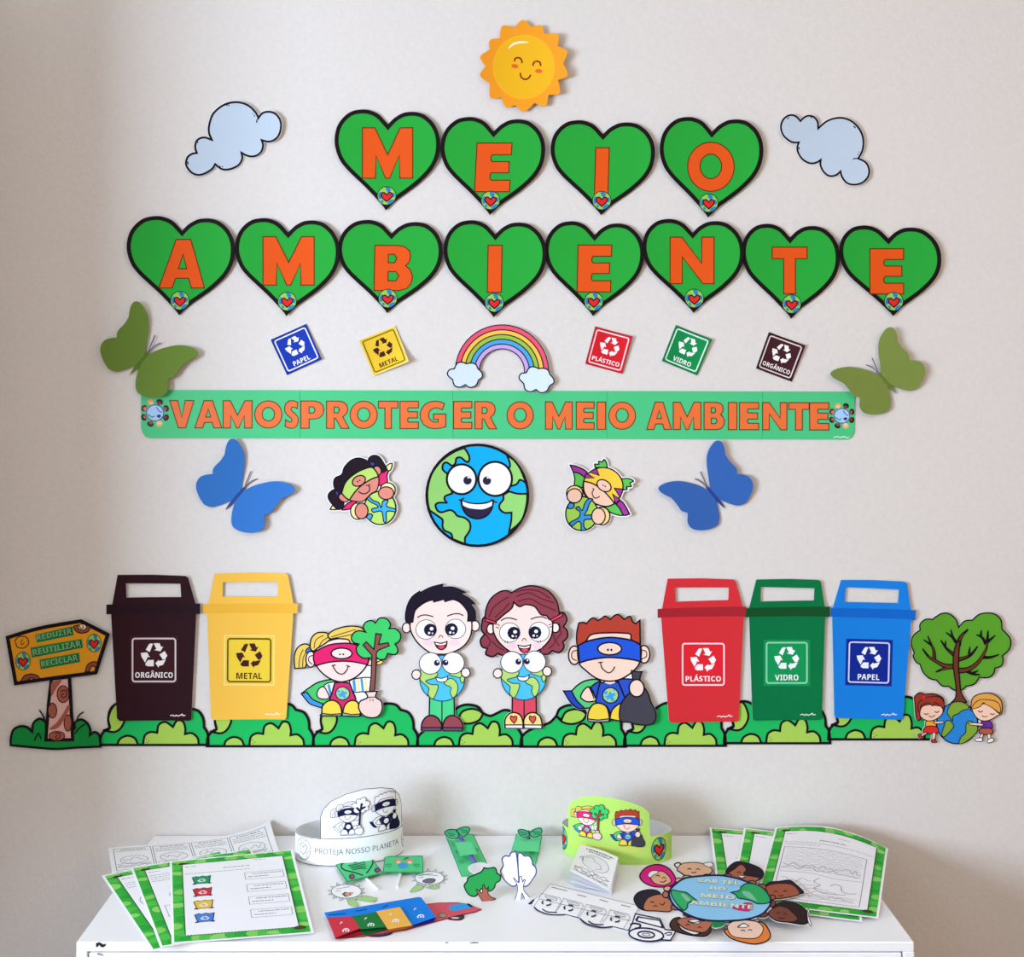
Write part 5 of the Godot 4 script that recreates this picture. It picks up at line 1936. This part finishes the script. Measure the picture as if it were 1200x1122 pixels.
func table_display() -> void:
	story_sheet()
	var t := TOP
	var g1 := "fanned worksheets beside the white crown"
	var g2 := "fanned worksheets beside the green crown"
	worksheet("green-bordered worksheet with a small purple dot, lowest of the fan below the comic sheet", g1, sheet(Vector2(119.3, 1027), .004, Vector2(259, 998), .009, Vector2(177.7, 1115), .0015), 2)
	worksheet("green-bordered worksheet with an outlined box, in the middle of the fan by the comic sheet", g1, sheet(Vector2(153, 1017.7), .0075, Vector2(294, 995.5), .0125, Vector2(187.7, 1111), .0032), 1)
	worksheet("green-bordered worksheet with four coloured recycling bins, on top of the fan", g1, sheet(Vector2(198.7, 1010), .011, Vector2(343, 996.7), .0165, Vector2(201, 1106.8), .005), 0)
	worksheet("green-bordered worksheet with a small text drawing, lowest of the fan by the heads", g2, [Vector3(.395, t + .0145, .005), Vector3(.593, t + .001, .012), Vector3(.563, t + .001, .305), Vector3(.356, t + .001, .297)], 4)
	worksheet("green-bordered worksheet with a blue picture, in the middle of the fan by the heads", g2, [Vector3(.457, t + .0138, .006), Vector3(.648, t + .0065, .062), Vector3(.563, t + .004, .341), Vector3(.372, t + .004, .285)], 5, Vector2(.002, 0))
	worksheet("green-bordered worksheet with a large line drawing, curling off the corner of the chest", g2, [Vector3(.512, t + .0165, .012), Vector3(.697, t + .0005, .064), Vector3(.5895, t + .007, .336), Vector3(.412, t + .007, .286)], 3, Vector2(.019, 0))
	crown("paper_headband", "white uncoloured paper crown with masked children and words PROTEJA NOSSO PLANETA", Vector3(-.2445, t, .086), .0925, .049, deg_to_rad(11.3), [-53, -48, -53, -85, -49, -97, -36, -112, -10, -124, 20, -130, 50, -128, 74, -121, 90, -106, 97, -86, 98, -48], "fbfbfc", false)
	crown("paper_headband", "light green paper crown with coloured masked children and globe stickers", Vector3(.219, t, .081), .094, .048, deg_to_rad(-9.7), [-86, -48, -87, -80, -79, -96, -55, -109, -30, -114, 0, -113, 30, -106, 50, -97, 59, -88, 60, -48], "b4e06a", true)
	# green bookmarks with butterfly tops and purple pencils
	bookmark("green bookmark with butterfly top and purple pencil, beside the white crown", Vector2(545, 1026), [108, 182, 378, 155, 432, 270, 522, 455, 535, 560, 265, 582],
		[[95, 140, 130, 113, 205, 115, 238, 165, 210, 205, 150, 198, 110, 170], [218, 120, 270, 90, 330, 85, 347, 112, 322, 155, 272, 182]], Vector2(222, 128), Vector2(404, 448), [195, 240, 360, 228, 420, 352, 250, 372], [[190, 275], [228, 350], [408, 335], [260, 450]])
	bookmark("green bookmark with butterfly top, behind the white paper tree", Vector2(617, 1018), [818, 150, 1072, 165, 1045, 320, 1000, 480, 742, 440, 770, 320],
		[[832, 122, 870, 110, 930, 128, 945, 170, 900, 195, 855, 170], [945, 150, 990, 112, 1055, 95, 1072, 130, 1050, 170, 985, 190]], Vector2(940, 148), Vector2(928, 300), [800, 205, 1055, 210, 1040, 330, 772, 320], [[840, 255], [990, 290], [975, 360], [830, 345]])
	# curled white slip under the green tree
	on_table("paper_slip", "curled white paper slip lying on the green bookmark behind the green tree", "paper slip", "", Vector2(562, 1022), 0.0102, func(p: Vector2) -> float: return 0.006 * pow((p.x - 562.0) / 14.0, 2.0), 3.0)
	xf = crop(510, 960, 8.571)
	part("slip_face")
	fill([328, 500, 370, 458, 450, 440, 540, 455, 582, 490, 560, 525, 470, 552, 380, 552], "f2f5fa")
	done("f2f5fa", 0.0)
	# paper trees
	paper_tree("small standing green paper tree with brown trunk on the chest", 1057.5, 1.836, Vector2(566, 1057),
		[[290, 700, 320, 650, 330, 610, 400, 570, 465, 530, 490, 490, 490, 490, 530, 500, 590, 500, 615, 530, 620, 560, 655, 590, 650, 640, 610, 660, 590, 710, 540, 730, 470, 700, 430, 760, 390, 790, 330, 775]], "2ea04e", "1d2a22",
		[412, 720, 430, 718, 470, 742, 478, 665, 492, 660, 500, 690, 520, 708, 535, 682, 530, 745, 560, 790, 608, 818, 560, 828, 490, 840, 450, 790], "a8604e", 488.0, 0.35)
	paper_tree("small standing white uncoloured paper tree folded down the middle", 1055.0, 1.842, Vector2(612, 1055),
		[[815, 345, 790, 335, 760, 350, 745, 385, 700, 390, 672, 430, 685, 490, 658, 550, 675, 605, 715, 650, 770, 680, 810, 670, 825, 640, 840, 600], [832, 350, 870, 350, 895, 380, 945, 390, 975, 440, 980, 480, 1012, 520, 1015, 580, 980, 630, 935, 680, 890, 685, 850, 640, 840, 600, 832, 480]], "fbfbfc", "4a4a86",
		[785, 595, 800, 600, 840, 640, 846, 580, 862, 578, 880, 640, 890, 618, 905, 622, 885, 690, 900, 740, 950, 815, 905, 818, 870, 750, 860, 812, 805, 812, 825, 730, 822, 660], "fbfbfc", 826.0, 0.45)
	stick_card("green heart-printed paper sweet holder on white stick beside the white crown", Vector2(422, 1018), [140, 145, 430, 62, 552, 215, 240, 292], Vector2(424, 1025), Vector2(442.5, 1042.5), 0)
	stick_card("green paper sweet holder with printed children on white stick", Vector2(472, 1014), [572, 72, 902, 66, 905, 212, 556, 208], Vector2(471.5, 1018), Vector2(465.8, 1040), 1)
	medal("white flower badge with green leaves below the heart-printed sweet holder", Vector2(410, 1058), 232, 380, 132, 60, [[240, 440, 290, 430, 325, 480, 340, 505, 290, 510, 250, 490], [310, 440, 350, 415, 470, 430, 500, 445, 470, 470, 380, 465]], 0)
	medal("white flower badge with grey stone drawing and green leaves", Vector2(496, 1044), 962, 262, 128, 58, [[845, 325, 915, 335, 870, 370, 790, 385], [935, 345, 1030, 325, 1045, 350, 990, 360]], 1)
	colour_truck()
	line_truck()
	booklet()
	world_children()

func paper_tree(lab: String, _foot: float, zc: float, at: Vector2, crowns: Array, leaf: String, ink: String, trunk: Array, bark: String, fold: float, amount: float) -> void:
	node = thing("paper_tree", lab, "paper tree", "small standing paper trees", hp(at))
	begin_pen()
	var c := crop(510, 960, 8.571)
	var fx: float = (c * Vector2(fold, 0)).x
	th = 0.0005
	# the card is folded open like a book so that it stands
	stand_at(zc, func(p: Vector2) -> float: return -amount * (sqrt(pow(p.x - fx, 2.0) + 9.0) - 3.0) / FOC * zc)
	xf = c
	for k in crowns:
		part("tree_crown")
		shape(k, leaf, 11, true, ink)
	part("trunk")
	shape(trunk, bark, 7, true, ink)
	done("f4f4f4", 0.0)

func colour_truck() -> void:
	on_table("paper_truck", "red paper rubbish truck with four coloured pockets", "paper truck", "", Vector2(465, 1100), 0.0006)
	var c := crop(375, 1045, 6)
	xf = c
	part("wheel")
	disc(415, 295, 95, 24, "3a4652", 4, -4)
	disc(418, 296, 40, 9, "8a96a0", 0, -4)
	part("wheel")
	shape([905, 190, 930, 200, 990, 200, 1012, 180, 990, 172], "4a4a52", 6)
	disc(950, 190, 30, 7, "c9c9cc")
	part("truck_body")
	shape([60, 190, 740, 95, 830, 84, 960, 82, 1050, 95, 1090, 115, 1135, 130, 1090, 148, 960, 175, 830, 210, 600, 275, 300, 320, 110, 335], "d85a68", 3, false, "7a2a36")
	part("window")
	fill([905, 118, 940, 98, 1040, 92, 1060, 110, 1050, 122, 940, 138], "2f9fe6")
	part("windscreen_edge")
	fill([1030, 90, 1052, 92, 1075, 112, 1055, 112], "1c2038")
	part("badge")
	disc(862, 173, 30, 16, "a89a7a", 4, 0, "6a5a4a")
	done("b84452", 0.0)
	var rows := [
		["bin_pocket", [30, 152, 690, 42, 712, 45, 815, 182, 650, 240, 560, 112, 395, 150, 225, 180, 48, 188], "1a82e6", 0.006, [668, 128, 708, 180]],
		["bin_pocket", [48, 186, 222, 178, 282, 262, 108, 328], "cf3547", 0.0075, [150, 225, 182, 278]],
		["bin_pocket", [222, 178, 398, 148, 460, 252, 285, 268], "1f7a3c", 0.0072, [322, 195, 358, 240]],
		["bin_pocket", [395, 142, 562, 112, 648, 240, 478, 268], "f0b752", 0.0085, [497, 165, 532, 212]],
	]
	for r in rows:
		level_at(r[3])
		xf = c
		var pk := part(r[0])
		fill(r[1], r[2], false)
		part("printed_signs", pk)
		push(r[4][0], r[4][1], 1, 1, -14)
		line([-8, 6, 0, -6, 10, -2], 5, "e9e6e6")
		pop()
		push(r[4][2], r[4][3], 24, 14, -10)
		line([-.8, .5, -.9, -.2, -.2, -.9, .6, -.6, .9, .1, .5, .7], .35, "f2f0f0")
		fill([-.3, -.1, .2, -.3, .3, .4, -.2, .5], "f2f0f0")
		pop()
		done(r[2], 0.0, "pocket_card")
	# the folded lower edges of the pockets
	for f in [[[108, 328, 282, 268, 300, 300, 190, 325, 130, 335], "a3202e"], [[285, 268, 460, 254, 470, 268, 320, 308, 296, 300], "12602c"], [[652, 240, 818, 184, 800, 210, 670, 245], "1330a8"], [[478, 268, 648, 241, 600, 262, 490, 276], "d99a34"]]:
		level_at(0.003)
		xf = c
		part("pocket_fold")
		fill(f[0], f[1], false)
		done(f[1], 0.0, "fold_card")
	level_at(0.0062)
	xf = c
	for k in 3:
		part("lettering")
		line([60 + k * 190, 168 - k * 26, 180 + k * 150, 158 - k * 30], 5, "1a3a7a")
	flush()

func line_truck() -> void:
	on_table("paper_truck", "white uncoloured line-drawn paper rubbish truck with four recycling bins", "paper truck", "", Vector2(715, 1098), 0.0006)
	xf = crop(610, 1030, 6.316)
	var ink := "22204e"
	part("truck_sheet")
	shape([55, 190, 100, 155, 150, 125, 220, 42, 880, 208, 850, 265, 1040, 308, 1070, 385, 1150, 395, 1110, 465, 1040, 468, 950, 458, 860, 425, 800, 390, 680, 360, 620, 365, 500, 335, 440, 300, 330, 270, 230, 275, 140, 245, 100, 210], "fbfbfc", 3, false, "9a9ab0")
	part("truck_outline")
	line([100, 212, 130, 240, 220, 270, 330, 270], 8, ink)
	line([160, 228, 200, 250, 270, 255], 7, ink)
	line([330, 268, 440, 296], 4, ink)
	part("truck_outline")
	line([440, 300, 490, 340, 590, 365, 680, 360], 9, ink)
	line([500, 318, 545, 342, 615, 345], 8, ink)
	line([680, 358, 800, 388], 4, ink)
	part("tail_gate")
	fill([55, 190, 95, 155, 104, 160, 80, 195], ink, false)
	for b in [[195, 182], [358, 222], [528, 265], [703, 307]]:
		var bn := part("bin_drawing")
		push(b[0], b[1])
		line([-95, 25, -60, -25, -40, -70, 95, -35, 108, -12, 60, 68], 2.5, "8a8a9c", false)
		line([-55, -28, 108, 12], 2.5, "8a8a9c", false)
		line([-14, -52, 76, -28, 72, -14, 0, -32, -14, -52], 2.5, "8a8a9c", false)
		part("recycling_sign", bn)
		for k in 3:
			var a := TAU * k / 3.0 + 0.4
			line([cos(a) * 34, sin(a) * 20, cos(a + .7) * 36, sin(a + .7) * 21, cos(a + 1.3) * 34, sin(a + 1.3) * 20], 9, "3a3848")
		pop()
	for d in [[230, 65, 345, 95], [420, 122, 488, 138], [585, 158, 648, 176], [745, 198, 815, 214]]:
		part("lettering")
		line(d, 5, "8a8a98", false)
	part("cab")
	shape([850, 268, 880, 275, 1030, 305, 1070, 385, 1150, 395, 1110, 465, 1050, 462, 860, 420, 800, 392, 830, 330], "fbfbfc", 8, false, ink)
	part("window")
	shape([872, 292, 1030, 318, 1052, 372, 860, 322], "fbfbfc", 8, false, ink)
	fill([845, 315, 868, 285, 882, 288, 862, 325], ink, false)
	part("mirror")
	line([812, 350, 840, 340, 885, 350, 880, 372, 845, 378], 11, ink)
	part("headlight")
	line([1065, 418, 1090, 408, 1118, 410, 1110, 425, 1080, 425], 7, ink)
	part("wheel")
	disc(930, 425, 128, 48, "fbfbfc", 10, 5, ink)
	disc(930, 425, 62, 24, "fbfbfc", 10, 5, ink)
	disc(930, 425, 28, 10, "fbfbfc", 4, 5, ink)
	done("fbfbfc", 0.0)

func booklet() -> void:
	rng.seed = 31
	var c := [Vector3(.1526, TOP + .030, .120), Vector3(.2135, TOP + .025, .159), Vector3(.1896, TOP + .010, .250), Vector3(.129, TOP + .025, .2103)]
	on_quad("mini_booklet", "small white folded booklet standing half open with a line-drawn cover, before the green crown", "booklet", "", c, Vector2(74, 105), Vector2(0.003, 0), 12.0)
	part("cover")
	fill(rect(0, 0, 74, 105), "fbfbfc", false)
	part("print")
	dashes(14, 66, 8, 3.4, "5c5c6a", 0.02)
	part("print")
	dashes(20, 60, 15, 3.0, "5c5c6a", 0.02)
	part("line_drawing")
	disc(38, 48, 25, 23, "f3f3f6", 1.0, 0, "9a9aa6")
	line([18, 40, 30, 32, 36, 42, 46, 46, 50, 58, 40, 64], 1.0, "a4a4b0")
	line([8, 48, 12, 40, 16, 52], 1.2, "7c7c88")
	for k in 3: scrawl(4, 70, 78 + k * 6, 5, 1.1, "6e6e7a", 4)
	line([4, 94, 70, 97], 1.0, "7c7c88")
	var base: Vector3 = node.position
	done("fbfbfc", 0.0, "cover_paper")
	# the pages under the cover
	var down := [Vector3(.1526, TOP + .001, .120), Vector3(.2135, TOP + .001, .159), Vector3(.1925, TOP + .001, .244), Vector3(.1286, TOP + .001, .216)]
	for k in 3:
		var f: float = [0.0, 0.3, 0.62][k]
		var q := []
		for i in 4: q.append(down[i].lerp(c[i] - Vector3(0, .002, 0), f) + Vector3(0.0012 * k, 0, -0.002 * k))
		map = quad_map(q, Vector2(74, 105), Vector2.ZERO, base)
		lim = 0.0
		xf = Transform2D()
		part("page")
		fill(rect(0, 0, 74, 105), "f3f3f6", false)
		if k == 0: scrawl(6, 60, 100, 1.5, 0.8, "8c8c98", 5)
		done("f3f3f6", 0.0, "page_paper")

func world_children() -> void:
	var ramp := func(p: Vector2) -> float: return 0.0115 * smoothstep(808.0, 846.0, p.x) + 0.001
	on_table("children_globe", "paper globe ringed by eight children's heads with words MEIO AMBIENTE, on the chest", "paper globe", "", Vector2(848, 1100), 0.0006, ramp, 4.0)
	var c := crop(720, 960, 5)
	xf = c
	var ink := "1c1216"
	# heads: hair or scarf, face, features
	var heads := [
		{"hair": [[150, 330, 190, 285, 260, 270, 320, 295, 358, 350, 345, 388, 290, 402, 220, 397, 165, 368]], "hc": "df1f86", "face": [212, 345, 232, 318, 280, 310, 320, 340, 330, 372, 290, 392, 235, 380], "fc": "e6b08e", "eyes": [255, 338, 290, 350], "mouth": [268, 370, 285, 375, 305, 362], "extra": [[[195, 335, 215, 310, 250, 308, 258, 318, 225, 335, 212, 348], "f2f0f0"]]},
		{"hair": [[352, 272, 385, 262, 380, 308, 395, 318]], "hc": "f1ece4", "face": [368, 298, 400, 265, 490, 260, 555, 285, 572, 312, 530, 338, 430, 338, 385, 315], "fc": "e0b08e", "eyes": [440, 298, 490, 300], "mouth": [450, 315, 465, 320, 480, 314], "extra": [[[520, 268, 560, 258, 580, 270, 560, 288], "f1ece4"]]},
		{"hair": [[652, 318, 680, 275, 722, 254, 780, 262, 850, 290, 874, 322, 862, 352, 820, 368, 740, 370, 690, 345]], "hc": "221c22", "face": [668, 322, 700, 300, 742, 270, 772, 300, 760, 330, 850, 350, 800, 378, 740, 374, 690, 345], "fc": "ab6448", "eyes": [730, 318, 790, 338], "mouth": [728, 342, 745, 350, 765, 345], "extra": [[[728, 335, 765, 340, 758, 350, 735, 346], "f6f2ee"]]},
		{"hair": [[888, 398, 908, 374, 960, 370, 1025, 363, 1060, 385, 1108, 434, 1060, 440, 960, 420]], "hc": "2a2238", "face": [890, 400, 955, 382, 1040, 388, 1082, 430, 1072, 450, 970, 470, 915, 466, 896, 432], "fc": "a5593f", "eyes": [945, 430, 1000, 428], "mouth": [960, 452, 975, 456, 990, 450], "extra": []},
		{"hair": [[925, 520, 960, 498, 1005, 487, 1080, 505, 1130, 550, 1138, 600, 1110, 620, 1040, 612, 960, 590]], "hc": "2c2021", "face": [905, 548, 960, 515, 1010, 525, 1040, 548, 1072, 585, 1050, 606, 960, 602, 912, 575], "fc": "7c4638", "eyes": [960, 555, 1000, 562], "mouth": [960, 582, 980, 588, 1000, 582], "extra": [[[1132, 535, 1142, 540, 1138, 570, 1155, 625, 1145, 628, 1132, 590], "f4f2f2"]]},
		{"hair": [[658, 650, 665, 690, 720, 718, 820, 738, 895, 718, 914, 680, 882, 622, 845, 608, 860, 650]], "hc": "e8843c", "face": [662, 640, 690, 608, 760, 598, 840, 610, 872, 650, 840, 700, 760, 705, 690, 690], "fc": "f1cdb9", "eyes": [753, 660, 794, 657], "mouth": [725, 640, 755, 618, 790, 634], "extra": [[[722, 640, 745, 622, 770, 622, 785, 636, 755, 642], "f6f2ee"]]},
		{"hair": [[325, 625, 345, 590, 385, 582, 375, 620, 400, 655, 470, 682, 525, 660, 562, 638, 566, 665, 525, 692, 430, 682, 350, 658]], "hc": "4a342f", "face": [368, 598, 440, 580, 540, 583, 572, 610, 555, 645, 525, 668, 470, 662, 405, 640], "fc": "b87058", "eyes": [430, 625, 500, 640], "mouth": [430, 602, 465, 612, 498, 605], "extra": [[[430, 602, 465, 594, 500, 600, 492, 618, 450, 614], "f8f4f2"]]},
		{"hair": [[115, 472, 140, 435, 200, 418, 250, 425, 268, 448, 200, 470, 178, 505, 182, 538, 140, 522]], "hc": "2d2636", "face": [172, 510, 200, 465, 270, 446, 325, 478, 338, 520, 320, 546, 240, 542, 180, 538], "fc": "c07a58", "eyes": [222, 492, 240, 515], "mouth": [265, 500, 285, 508, 296, 490], "extra": []},
	]
	for h in heads:
		var hd := part("head")
		shape(h.face, h.fc, 6, true, ink)
		part("hair", hd)
		for a in h.hair: shape(a, h.hc, 6, true, ink)
		part("face", hd)
		shape(h.face, h.fc, 4, true, ink)
		for e in h.extra: shape(e[0], e[1], 3, true, ink)
		part("features", hd)
		for i in range(0, 4, 2): line([h.eyes[i] - 12, h.eyes[i + 1] + 2, h.eyes[i], h.eyes[i + 1] - 4, h.eyes[i] + 12, h.eyes[i + 1] + 3], 4, ink)
		line(h.mouth, 4, ink)
	var hands := [[380, 364, 24, 15, "e6b08e"], [312, 412, 24, 15, "e6b08e"], [300, 447, 18, 20, "b87058"], [362, 522, 32, 17, "b87058"], [432, 562, 30, 14, "a5593f"], [520, 590, 30, 12, "b87058"], [655, 602, 32, 12, "f1d6c8"], [812, 586, 32, 13, "f1d6c8"], [870, 566, 30, 16, "7c4638"], [924, 500, 20, 20, "7c4638"], [925, 464, 20, 14, "a5593f"], [862, 402, 28, 18, "a5593f"], [805, 378, 26, 12, "ab6448"], [662, 338, 26, 12, "ab6448"], [545, 338, 26, 10, "e0b08e"], [425, 345, 26, 10, "e0b08e"]]
	for q in hands:
		part("hand")
		disc(q[0], q[1], q[2], q[3], q[4], 5, 0, ink)
	part("green_card")
	fill([570, 590, 640, 598, 640, 630, 580, 640], "1f8a4c")
	part("ocean")
	shape([322, 432, 345, 400, 395, 362, 450, 346, 600, 336, 700, 350, 770, 372, 850, 405, 905, 455, 916, 490, 900, 530, 850, 572, 750, 598, 600, 604, 500, 592, 420, 562, 352, 515, 326, 470], "92cdf2", 9, true, "16204a")
	xf = crop(785, 1020, 10)
	part("continent")
	shape([40, 245, 40, 245, 110, 262, 190, 275, 250, 320, 312, 368, 312, 368, 250, 385, 210, 405, 205, 450, 160, 485, 90, 420, 30, 330, 12, 260], "36b26c", 11, true, "16204a")
	fill([130, 290, 180, 300, 240, 360, 200, 380, 160, 340], "7fc7a0")
	part("continent")
	shape([715, 275, 715, 275, 820, 250, 830, 215, 890, 172, 1000, 178, 1100, 235, 1170, 330, 1160, 395, 1030, 408, 960, 375, 880, 355, 800, 340, 770, 300], "2fac62", 11, true, "16204a")
	fill([850, 260, 930, 270, 990, 330, 1020, 375, 940, 350, 870, 310], "7fc7a0")
	part("pink_patch")
	shape([715, 440, 780, 440, 850, 420, 880, 398, 960, 405, 965, 450, 930, 492, 850, 490, 750, 468], "d62a7e", 5, true, "8a1a50")
	var lt := [["CAR TEL", 570, 148, 490, 44, 4.5], ["DO", 562, 228, 195, 38, 3], ["MEIO", 560, 322, 400, 46, 4], ["AMBIENTE", 605, 420, 735, 46, 4.5]]
	for w in lt:
		part("lettering")
		word(w[0], w[1] + 3, w[2] + 3, w[3] + 12, w[4] + 10, "7a8a9a", w[5])
		word(w[0], w[1], w[2], w[3], w[4], "e6ecc4", w[5])
	done("efecea", 0.3)
